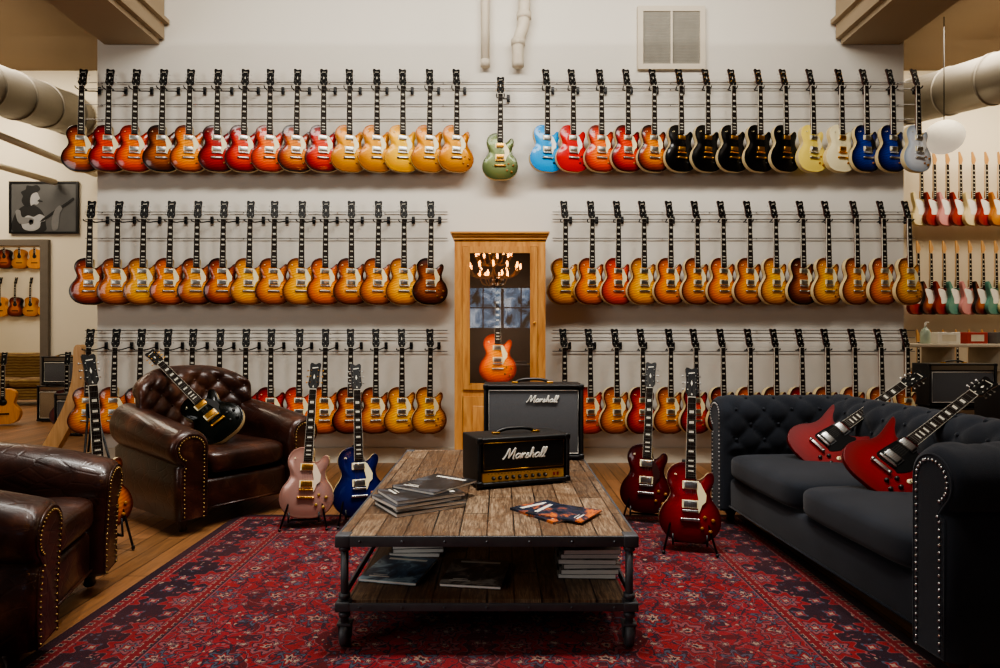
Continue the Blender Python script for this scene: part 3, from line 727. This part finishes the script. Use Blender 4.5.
# ------------------------------------------------------------------ upholstery
def leather():
    g=G('brown_leather'); a=g.noise(6,5,None,.55,.3); b=g.noise(140,3)
    cr=g.n('ShaderNodeTexVoronoi'); cr.feature='DISTANCE_TO_EDGE'; cr.inputs['Scale'].default_value=9; g.l(g.mapping((1,1,1.8)),cr.inputs['Vector'])
    g.set(Base_Color=g.ramp(a.outputs[0],[(.3,hx('180a07')),(.55,hx('34180e')),(.78,hx('643c28'))]),Roughness=g.m('MULTIPLY_ADD',a.outputs[0],.25,.22),Coat_Weight=.2)
    h=g.m('ADD',g.m('MULTIPLY',b.outputs[0],.3),g.m('MINIMUM',g.m('MULTIPLY',cr.outputs[0],8),.6)); g.bump(h,.22,.006); return g.mat
def fabric():
    g=G('charcoal_fabric'); a=g.noise(6,3); b=g.noise(420,2)
    g.set(Base_Color=g.mix(a.outputs[0],hx('171a1f'),hx('272b33')),Roughness=.95,Sheen_Weight=.12); g.bump(b.outputs[0],.4,.003)
    g.b.inputs['Specular IOR Level'].default_value=.12; return g.mat
def striped():
    g=G('striped_tan_fabric'); w=g.n('ShaderNodeTexWave'); w.inputs['Scale'].default_value=6; w.bands_direction='Z'; w.inputs['Distortion'].default_value=3; g.l(g.obj(),w.inputs['Vector']); n=g.noise(9)
    g.set(Base_Color=g.mix(n.outputs[0],g.ramp(w.outputs[1],[(.35,hx('5c4424')),(.55,hx('a08850'))]),hx('6c4c28')),Roughness=.9); return g.mat
M_leather=leather(); M_fabric=fabric(); M_tan=striped(); M_nail=simple('brass_nail','8c7448',.4,1); M_nails=simple('silver_nail','a8a8a8',.3,1); M_dwood=wood('dark_wood','1c0e08','34190c',.35)
def profile(H,R,zb,thick):
    P=[]; n=max(6,int((H-R-zb)/.016))
    for i in range(n): P.append((0,zb+(H-R-zb)*i/n))
    for i in range(23):
        a=math.radians(180-240*i/22); P.append((R+R*math.cos(a),H-R+R*math.sin(a)))
    P+=[(thick,H-R*2.0),(thick,H-R*2.0-(H-R*2-zb)*.5),(thick,zb)]
    return P
def rolled(L,H,R,zb,thick,mp,mat,tuft=None,nails=None,parent=None,name='armrest',welt=True,step=.016,nmat=None):
    P=profile(H,R,zb,thick); n=len(P)
    N=[]
    arc=[0]
    for i in range(n):
        a=P[max(i-1,0)]; b=P[min(i+1,n-1)]; t=(b[0]-a[0],b[1]-a[1]); l=math.hypot(*t) or 1; N.append((-t[1]/l,t[0]/l))
        if i: arc.append(arc[-1]+math.hypot(P[i][0]-P[i-1][0],P[i][1]-P[i-1][1]))
    ns=max(4,int(L/step)); S_=[(0,.034),(.004,.020),(.012,.009),(.026,.002)]+[(.045+(L-.09)*i/ns,0) for i in range(ns+1)]+[(L-.026,.002),(L-.012,.009),(L-.004,.020),(L,.034)]
    mb=MB(); vs=[];fs=[]
    for s,ins in S_:
        for j in range(n):
            dsp=-ins
            if tuft:
                ts,tv,a0,a1,amp=tuft
                if a0<arc[j]<a1:
                    u=s/ts; v=(arc[j]-a0)/tv
                    hh=(abs(math.sin(pi*(u+v)/1))*abs(math.sin(pi*(u-v))))**.4
                    e=min(1,(arc[j]-a0)/.04,(a1-arc[j])/.05,s/.05,(L-s)/.05); dsp+=amp*hh*max(0,e)
            vs.append(mp(s,P[j][0]+N[j][0]*dsp,P[j][1]+N[j][1]*dsp))
    k=len(S_)
    for i in range(k-1):
        for j in range(n): fs.append((i*n+j,i*n+(j+1)%n,(i+1)*n+(j+1)%n,(i+1)*n+j))
    mb.add(vs,fs,0,True); mb.add([vs[j] for j in range(n)],[tuple(range(n))],0,False); mb.add([vs[(k-1)*n+j] for j in range(n)],[tuple(range(n))],0,False)
    if welt:
        mb.tube([mp(.003,P[j][0]-N[j][0]*.024,P[j][1]-N[j][1]*.024) for j in range(n)],.005,6,0,True)
    if tuft:
        ts,tv,a0,a1,amp=tuft
        for row in range(1,40):
            v=row*.5
            if a0+v*tv>a1-.03: break
            j=min(range(n),key=lambda q:abs(arc[q]-(a0+v*tv)))
            u0=0 if row%2==0 else .5
            for q in range(0,int(L/ts)+2):
                s=(q+u0)*ts
                if s<.05 or s>L-.05: continue
                mb.sphere(mp(s,P[j][0]+N[j][0]*.004,P[j][1]+N[j][1]*.004),.011,0,8)
    o=mb.obj(name,[mat],parent)
    if nails:
        mb=MB(); a=0; tot=arc[-1]
        while a<tot:
            j=max(q for q in range(n) if arc[q]<=a); f=0
            if j<n-1: f=(a-arc[j])/(arc[j+1]-arc[j]); 
            p=[P[j][i]+(P[min(j+1,n-1)][i]-P[j][i])*f for i in(0,1)]
            mb.sphere(mp(-.002,p[0]-N[j][0]*.042,p[1]-N[j][1]*.042),.006,0,8); a+=nails
        q=mb.obj('nailhead_trim',[nmat or M_nail],o); q['kind']='stuff'
    return o
def seatfurn(nm,lab,cat,M,W,D,Ha,Hb,Ra,Rb,mat,ncush,tufa,tufb,seatz=.45,curve=0,nails=.026,lean=.1,ta=None,slope=0,nmat=None,droop=0,puff=.12):
    r=root(nm,lab,cat,M); zb=.09; Ta=ta or Ra*1.7; xo=Ra*2
    xi=W/2-xo; LA=D-.06
    def mpa(a,d,z,s):
        t=min(1,max(0,a/LA)); k=max(0,z-.25)/(Ha-.25)
        zz=z+slope*t**1.5*k-droop*(1-t)**3*k+droop*.35*math.sin(pi*t)*k
        bulge=droop*.35*math.sin(pi*t)*k
        return (s*(xi+d+bulge)-s*slope*.25*t**2,-D/2+a-droop*.3*k*(1-t),zz)
    for s in(-1,1):
        rolled(LA,Ha,Ra,zb,Ta,lambda a,d,z,s=s:mpa(a,d,z,s),mat,tufa,nails,r,'armrest',nmat=nmat)
    yb=D/2-Rb*2-.08; Lb=W-xo*2+Ra*2*(1 if Ha<Hb else 1.2)
    def mpb(a,d,z):
        x=a-Lb/2; k=1-curve*abs(x/(Lb/2))**3.0*max(0,(z-.4)/(Hb-.4)) if curve else 1
        bow=-.13*curve*8*(abs(x)/(Lb/2))**2.6 if curve else 0
        return (x,yb+d+max(0,z-.35)*lean+bow,z*k)
    rolled(Lb,Hb,Rb,zb,Rb*1.5,mpb,mat,tufb,None,r,'backrest',False)
    mb=MB(); mb.box((0,-.02,.20),(2*xi+.02,D-.14,.20),0,None,.03); 
    mb.tube([(-xi,-D/2+.048,.12),(xi,-D/2+.048,.12)],.006,6,0); mb.obj('seat_base',[mat],r)
    cw=2*xi/ncush
    for i in range(ncush):
        mb=MB(); cy=(-D/2+.03+yb)/2; cd=yb+D/2-.0
        mb.super((-xi+cw*(i+.5),cy,seatz-.075),(cw-.004,cd,.16),0,.26,72,24,None,puff); 
        mb.obj('seat_cushion',[mat],r)
    for sx in(-1,1):
        for sy in(-1,1):
            mb=MB(); mb.lathe([(.02,0),(.028,.012),(.022,.03),(.036,.06),(.038,.10)],16,0,TR(sx*(W/2-.12),sy*(D/2-.1),0)); mb.obj('foot',[M_dwood],r)
    return r
seatfurn('leather_armchair','brown leather club armchair with tufted back and nailhead trim','armchair',TR(-2.0,4.46,RZ,54),1.06,.95,.65,.98,.12,.075,M_leather,1,None,(.17,.17,.36,.88,.034),.47,.12,slope=.09,droop=.03,puff=.2,lean=.06)
seatfurn('leather_armchair','worn brown leather armchair with rolled nailhead-trimmed arms','armchair',TR(-2.2,2.55,RZ,106),1.05,.95,.66,.9,.135,.075,M_leather,1,None,(.17,.17,.36,.80,.03),.47,.15,slope=.05,droop=.07,puff=.25)
seatfurn('sofa','charcoal fabric tufted sofa with rolled arms and nailhead trim','sofa',TR(1.93,3.2,RZ,-87),2.16,.98,.80,.80,.115,.10,M_fabric,2,(.18,.18,.36,.80,.020),(.18,.18,.36,.80,.020),.455,0,lean=.05,nmat=M_nails,puff=.2)

# ------------------------------------------------------------------ guitar stands + floor guitars
def stand(x,y,z,rz,sc=1):
    r=root('guitar_stand','black metal A-frame guitar stand on the floor','guitar stand',TR(x,y,z,rz)@Matrix.Diagonal((1,1,sc,1)),'guitar stands')
    for s in(-1,1): 
        mb=MB(); mb.tube([(s*.02,.10,.46),(s*.14,-.10,.010)],.006,8,0)
        mb.sphere((s*.14,-.10,.010),.010,1,8); mb.obj('leg',[M_blackmetal,M_blackpl],r)
    mb=MB(); mb.tube([(0,.10,.46),(0,.30,.012)],.006,8,0); mb.sphere((0,.3,.012),.012,1,8); mb.obj('leg',[M_blackmetal,M_blackpl],r)
    mb=MB(); mb.box((0,.1,.46),(.06,.03,.05),0,None,.006)
    mb.tube([(-.09,-.075,.11),(-.09,-.09,.055),(-.09,-.02,.05),(.09,-.02,.05),(.09,-.09,.055),(.09,-.075,.11)],.006,8,0); mb.tube([(0,-.02,.05),(0,.09,.44)],.008,8,0)
    mb.obj('cradle',[M_blackmetal],r)
def floorguitar(x,y,k,yaw,where,roll=0,zb=.07,lean=.2,pg=True,rz=RZ,sc=1):
    a=math.radians(yaw); n=Vector((math.sin(a),-math.cos(a),0))
    sd=Vector((math.cos(a),math.sin(a),0))
    up=Vector((0,0,1))-n*lean+sd*roll
    guitar(frame(Vector((x,y,zb+rz))+n*.03,up,n+Vector((0,0,lean))),k,where,None,'lp',True,pg)
    stand(x,y,rz,yaw,sc)
floorguitar(-1.21,4.00,'pink',6,'on a floor stand',.03,zb=.06)
floorguitar(-.90,4.08,'navy',20,'on a floor stand',.0,zb=.05)
floorguitar(.94,4.12,'wine',-18,'on a floor stand',.02,zb=.06)
floorguitar(1.05,3.56,'ruby',-12,'on a floor stand',.03,zb=.05)
floorguitar(-2.22,3.54,'honey',50,'on a stand between leather armchairs',-.03,zb=.13,rz=0,sc=1.7,lean=.1)
def lay(A,u,n,k,kind,where,zc=.17):
    guitar(frame(Vector(A),Vector(u),n,zc),k,where,None,kind,True)
lay((1.88,3.74,.57),(.83,.16,.50),(-.32,-.80,.52),'sgred','sg','with double horns leaning on the sofa')
lay((1.84,3.06,.585),(.72,.22,.42),(-.32,-.80,.52),'sgred','sg','with double horns leaning on the sofa')
lay((-1.90,4.28,.64),(-.65,.30,.49),(.42,-.80,.12),'blackgreen','lp','resting across the leather armchair')

# ------------------------------------------------------------------ back rooms
bodyST=body_mesh('guitar_body_offset',ST,.015,-.026,-.032,.18,False,(M_head,M_head,M_cream))
bodyAC=body_mesh('acoustic_body',AC,.07,-.03,-.032,.22,False,(M_spruce,M_mahog,M_cream))
neckm=neck_mesh(M_maple); fbm=T['fb']
mb=MB(); mb.prism([(-.021,.797),(.021,.797),(.03,.83),(.045,.85),(.04,.88),(-.01,.965),(-.03,.96),(-.03,.84)],-.03,-.04); headST=mb.mesh('headstock',[M_maple])
mb=MB(); mb.prism(catmull([(-.03,.33),(.03,.31),(.09,.32),(.09,.25),(.1,.17),(.13,.08),(.10,.06),(.05,.14),(-.05,.14),(-.06,.2),(-.09,.26),(-.11,.33)],3),-.031,-.034); pgST=mb.mesh('pickguard',[M_white])
M_cr2=burst('finish_vintage_white','e4d4ac','dccca4','d0c090',0); M_fr=burst('finish_fiesta','a01c0c','901808','701004',0); M_sb=burst('finish_vintage_burst','c06818','701c04','100402',.1); M_sf=burst('finish_seafoam','5c9084','5c9084','508074',0); M_nat=burst('finish_butterscotch','c88c3c','b87828','9c5c14',.1); M_pk=burst('finish_shell_pink','d09090','d09090','c08080',0)
def small(x,y,zt,m,desc,grp,ac=False,yaw=0,s=1.0):
    M=frame((x,y,zt-.97*s),(0,.02,1),(math.sin(yaw),-math.cos(yaw),0))@Matrix.Scale(s,4)
    r=root('acoustic_guitar' if ac else 'electric_guitar',desc,'guitar',M,grp)
    if ac:
        b=mkobj('body',bodyAC,r)
        if m: sset(b,0,m)
        mb=MB(); mb.cyl((0,-.0325,.30),(0,-.034,.30),.05,20,0); mb.obj('sound_hole',[M_blackpl],r)
        mb=MB(); mb.box((0,-.036,.14),(.15,.01,.02),0); mb.obj('bridge',[M_rose],r)
        mkobj('neck',T['neck'],r); mkobj('fretboard',T['fb'],r); mkobj('headstock',T['head'],r)
    else:
        b=mkobj('body',bodyST,r); sset(b,0,m); sset(b,1,m); mkobj('pickguard',pgST,r); mkobj('neck',neckm,r); mkobj('fretboard',fbm,r); mkobj('headstock',headST,r)
ya=math.radians(20)
for zt,x0,lst,gn in ((3.92,6.15,[M_cr2,M_fr,M_pk,M_fr,M_cr2,M_fr,M_nat,M_cr2,M_fr,M_sb],'upper'),(2.62,6.1,[M_fr,M_sb,M_fr,M_sf,M_pk,M_sb,M_sf,M_cr2,M_fr,M_sb],'lower'),(1.32,6.1,[M_nat,M_fr,M_cr2,M_sb,M_fr,M_sf,M_cr2,M_fr,M_sb,M_nat],'bottom')):
    for i,m in enumerate(lst): small(x0+i*.19,9.38,zt,m,'offset-body electric guitar hung on the rear wall',f'guitars on the rear wall {gn} row',yaw=ya,s=1.12)
for i in range(9): small(-11.8+i*.36,15.12,2.62,[None,M_sb,M_nat][i%3],'small acoustic guitar hung on the distant wall','acoustic guitars on the distant wall',True,yaw=.0,s=.95)
for i in range(9): small(-11.7+i*.36,15.12,3.75,[M_sb,M_nat,None][i%3],'small acoustic guitar hung on the distant wall','acoustic guitars on the distant wall upper row',True,yaw=.0,s=.95)
small(-6.75,8.7,.99,None,'acoustic guitar standing on the wooden floor',None,True,.3)
small(-5.75,8.5,1.0,M_sb,'sunburst acoustic guitar standing on the wooden floor',None,True,.35)
small(-5.35,8.9,1.0,M_nat,'honey coloured acoustic guitar standing on the floor',None,True,.1)
# poster
pr=root('framed_poster','black and white framed photograph of a guitarist','poster',TR(-6.82,9.57,3.14))
mb=MB()
for s in(-1,1): mb.box((s*.5,0,0),(.03,.03,.78)); mb.box((0,0,s*.375),(.97,.028,.03))
mb.obj('frame',[M_blackpl],pr)
mb=MB(); mb.box((0,.0,0),(.98,.006,.74),0)
def blob(P,m,o,sub=4): mb.prism(catmull(P,sub),-.004-o,-.005-o,m)
blob([(-.46,-.36),(-.44,-.12),(-.34,.0),(-.2,.05),(-.08,.0),(.0,-.1),(.03,-.24),(.0,-.36)],2,0)
blob([(-.28,.02),(-.33,.10),(-.31,.17),(-.34,.23),(-.27,.27),(-.25,.33),(-.17,.32),(-.10,.34),(-.05,.28),(-.08,.24),(-.13,.22),(-.18,.14),(-.2,.02)],1,.001,3)
blob([(-.19,.03),(-.2,.12),(-.17,.2),(-.10,.225),(-.075,.18),(-.055,.135),(-.075,.12),(-.07,.08),(-.10,.045),(-.15,.05)],3,.002,3)
blob([(-.09,.09),(-.02,.08),(-.02,.10),(-.08,.11)],1,.0025,2)
blob([(-.3,-.32),(-.33,-.2),(-.24,-.12),(-.15,-.14),(-.06,-.10),(.02,-.14),(.02,-.2),(-.04,-.22),(-.06,-.3),(-.16,-.35)],3,.003)
blob([(-.22,-.20),(-.17,-.18),(-.15,-.23),(-.2,-.26)],1,.004,3)
blob([(-.02,-.17),(.36,.09),(.44,.15),(.46,.12),(.40,.07),(.0,-.2)],1,.0035,2)
blob([(-.42,-.06),(-.36,-.24),(-.18,-.22),(-.14,-.18),(-.2,-.15),(-.32,-.14),(-.35,-.04)],4,.004)
blob([(.12,-.2),(.17,-.04),(.24,.03),(.28,-.02),(.24,-.1),(.22,-.3),(.14,-.34)],4,.004)
mb.obj('print',[simple('print_bg','505050',.5,0,.5,2),simple('print_black','060606',.5),simple('print_dark','141414',.5),simple('print_light','989898',.5),simple('print_mid','6c6c6c',.5)],pr)
seatfurn('sofa','striped tan fabric sofa in the distant room','sofa',TR(-8.7,11.6,0,10),2.2,.9,.66,.92,.09,.08,M_tan,2,None,None,.47,0)
# paper lantern
lr=root('pendant_lamp','round white paper pendant lamp','pendant lamp',TR(5.55,8.0,3.7))
g=G('paper_shade'); n=g.noise(20); g.set(Base_Color=hx('f0ead8'),Emission_Color=hx('fff2dc'),Emission_Strength=.4,Roughness=.8); g.bump(n.outputs[0],.2)
mb=MB(); mb.sphere((0,0,0),.225,0,28,None,(1,1,.92)); mb.obj('lamp_shade',[g.mat],lr)
mb=MB(); mb.cyl((0,0,.2),(0,0,CZ-3.7),.006,6); mb.obj('cord',[M_blackpl],lr)
# counter
cr=root('display_counter','white counter shelf with storage boards','counter',TR(5.7,7.9,0))
mb=MB(); mb.box((0,0,1.10),(1.9,.6,.04),0,None,.005); mb.obj('countertop',[M_trim],cr)
mb=MB()
for x in(-.9,-.3,.3,.9): mb.box((x,0,.54),(.03,.56,1.08))
for z in(.1,.45,.8): mb.box((0,.02,z),(1.8,.54,.02))
mb.obj('shelving',[simple('shelf_paint','b8ac98',.6)],cr)
br_=root('pump_bottle','clear pump bottle standing on the counter','bottle',TR(5.15,7.75,1.12))
mb=MB(); mb.lathe([(.05,0),(.055,.01),(.055,.14),(.035,.18),(.018,.19),(.018,.2)],18,0); mb.obj('bottle_body',[simple('bottle_plastic','a8b8a8',.2)],br_)
mb=MB(); mb.cyl((0,0,.2),(0,0,.25),.012,10); mb.tube([(0,0,.25),(0,-.01,.26),(0,-.06,.255)],.008,8); mb.obj('pump',[M_white],br_)
for i,(x,z,c) in enumerate([(5.45,1.12,'d8d4cc'),(5.78,1.12,'a03028'),(6.12,1.12,'585450')]):
    mb=MB(); mb.box((0,0,.07),(.26,.2,.14),0,None,.008); mb.box((0,-.101,.07),(.16,.003,.08),1); mb.box((0,0,.14),(.05,.2,.003),1)
    mb.obj('carton',[simple('carton_board',c,.7),simple('carton_label','c8c0b0',.6)],None,TR(x,7.85,z,8*i-6),label='small cardboard carton on the counter',category='box',group='cartons on the counter')
def backamp(x,y,z,w,d,h,gm,lab,logo=None):
    r=amp_box(w,d,h,TR(x,y,z),lab)
    mb=MB(); mb.box((0,-d/2+.02,h/2-.01),(w-.06,.02,h-.12),0,None,.005); mb.obj('grille',[gm],r)
    piping(r,w-.07,h-.13,-d/2+.007,h/2-.01,.004)
    mb=MB(); mb.box((0,-d/2+.015,h-.03),(w-.06,.012,.05),0); mb.obj('control_panel',[M_nickel],r)
M_gt=clothmat('grille_tan','8c7860','54462f',200)
backamp(4.75,6.7,0,.72,.3,.46,M_gt,'dark amplifier with tan grille on the floor')
backamp(4.75,6.7,.475,.70,.28,.44,M_grille,'amplifier stacked on another one')
backamp(4.55,5.55,0,.72,.34,.40,M_grille,'black speaker cabinet beside the sofa')
backamp(4.55,5.55,.42,.66,.30,.36,M_gt,'black amplifier on a speaker cabinet')
backamp(-5.1,7.9,0,.62,.28,.5,M_grille,'black amplifier on the wooden floor')
backamp(-6.25,9.2,0,.62,.28,.5,M_gt,'dark tan-grilled amplifier on the wooden floor')
backamp(-6.25,9.2,.515,.50,.26,.40,M_grille,'small black amplifier stacked on another one')
wr=root('wooden_stand','angled tan plywood instrument stand on the floor','stand',TR(-4.10,6.1,0,8))
mb=MB(); mb.prism(catmull([(.06,1.10),(.14,1.08),(.15,.80),(.05,.42),(-.18,.0),(-.30,.0),(-.06,.48),(.04,.80)],5),-.05,.05,0); mb.obj('leg',[M_maple],wr)
mb=MB(); mb.prism(catmull([(-.02,.62),(.04,.60),(.16,.30),(.30,.0),(.21,.0),(.08,.28)],5),.055,.12,0); mb.obj('leg',[M_maple],wr)
mb=MB(); mb.tube([(-.12,.03,.30),(.16,.03,.30)],.02,10); mb.obj('crossbar',[M_maple],wr)

# ------------------------------------------------------------------ chandelier
chd=root('chandelier','aged brass chandelier with candle bulbs hanging from the ceiling','chandelier',TR(-.1,.9,2.2))
mb=MB(); mb.lathe([(.01,-.12),(.03,-.1),(.015,-.06),(.04,0),(.02,.05),(.03,.2),(.01,.3)],16,0); mb.cyl((0,0,.3),(0,0,3.0),.006,6)
CHT=((0,.42,12),(.2,.28,8),(-.12,.22,6))
for zc,R_,n_ in CHT:
    for i in range(n_):
        a=2*pi*i/n_+zc; c_,s_=math.cos(a),math.sin(a)
        mb.tube(catmull([(q*R_/.33*c_,q*R_/.33*s_,z+zc) for q,z in ((.02,.0),(.12,-.06),(.25,-.04),(.33,.06))],4,False),.010,6); mb.lathe([(.03,.06),(.032,.07)],10,0,TR(R_*c_,R_*s_,zc))
mb.obj('frame',[simple('aged_brass','c89048',.4,.5)],chd)
MEb=MB(); MEb.lathe([(.008,.07),(.014,.10),(.018,.12),(.004,.165)],10,0); MEb=MEb.mesh('bulb',[emis('candle_bulb','ffa850',40)])
for zc,R_,n_ in CHT:
    for i in range(n_):
        a=2*pi*i/n_+zc; mkobj('bulb',MEb,chd,TR(R_*math.cos(a),R_*math.sin(a),zc))

# ------------------------------------------------------------------ lights
def aim(o,x,y,z,target):
    o.location=(x,y,z); o.rotation_euler=(Vector(target)-Vector((x,y,z))).to_track_quat('-Z','Y').to_euler()
def area(x,y,z,sx,sy,e,c,target):
    L=bpy.data.lights.new('ceiling_or_fill_light','AREA'); L.shape='RECTANGLE'; L.size=sx; L.size_y=sy; L.energy=e; L.color=c
    o=bpy.data.objects.new('ceiling_or_fill_light',L); COL.objects.link(o); aim(o,x,y,z,target)
def spot(x,y,z,e,c,ang,target,rad=.15,bl=.6):
    L=bpy.data.lights.new('spot_light','SPOT'); L.energy=e; L.color=c; L.spot_size=math.radians(ang); L.spot_blend=bl; L.shadow_soft_size=rad
    o=bpy.data.objects.new('spot_light',L); COL.objects.link(o); aim(o,x,y,z,target)
area(0,2.9,4.95,5.4,.7,265,(1,.955,.88),(0,6.1,1.4))
area(-5.6,-1.2,2.6,2.4,2.4,115,(1,.97,.92),(.5,6,1.6))  # unseen fill light added behind the camera at left, below ceiling height
spot(-.1,2.8,4.9,400,(1,.96,.91),54,(-.1,3.5,.4),.12)
spot(-1.6,3.2,4.9,260,(1,.95,.88),50,(-1.8,4.2,.5),.10)
spot(1.6,2.8,4.9,260,(1,.95,.88),52,(1.8,3.7,.5),.12)
spot(-1.9,2.0,4.9,110,(1,.94,.86),40,(-2.2,2.7,.5),.10)
spot(0,1.4,4.9,80,(1,.95,.88),80,(0,2.4,0),.2)
for s in(-1,1): area(s*.30,5.535,1.30,.03,.9,3.6,(1,.90,.70),(s*-.02,5.75,1.25))  # added strip lights hidden behind the door stiles to brighten the cabinet guitar
area(-7,7.5,5.0,3,2.5,270,(1,.87,.68),(-7,8.5,0))
area(-8.5,12.5,5.0,3,2.5,220,(1,.9,.74),(-8.5,13,0))
area(6.6,7.6,5.0,3,2.5,240,(1,.86,.66),(6.6,8.6,0))
w=bpy.data.worlds.new('world'); SC.world=w; w.use_nodes=True
bg=w.node_tree.nodes['Background']; bg.inputs[0].default_value=(.75,.85,1,1); bg.inputs[1].default_value=.3
try: SC.view_settings.look='AgX - Medium High Contrast'
except Exception: pass

cam=bpy.data.cameras.new('camera'); cam.sensor_width=36; cam.lens=36*.640; cam.shift_y=.004; cam.clip_end=60
co=bpy.data.objects.new('camera',cam); COL.objects.link(co); co.location=(0,0,CAMZ); co.rotation_euler=(pi/2,0,0); SC.camera=co
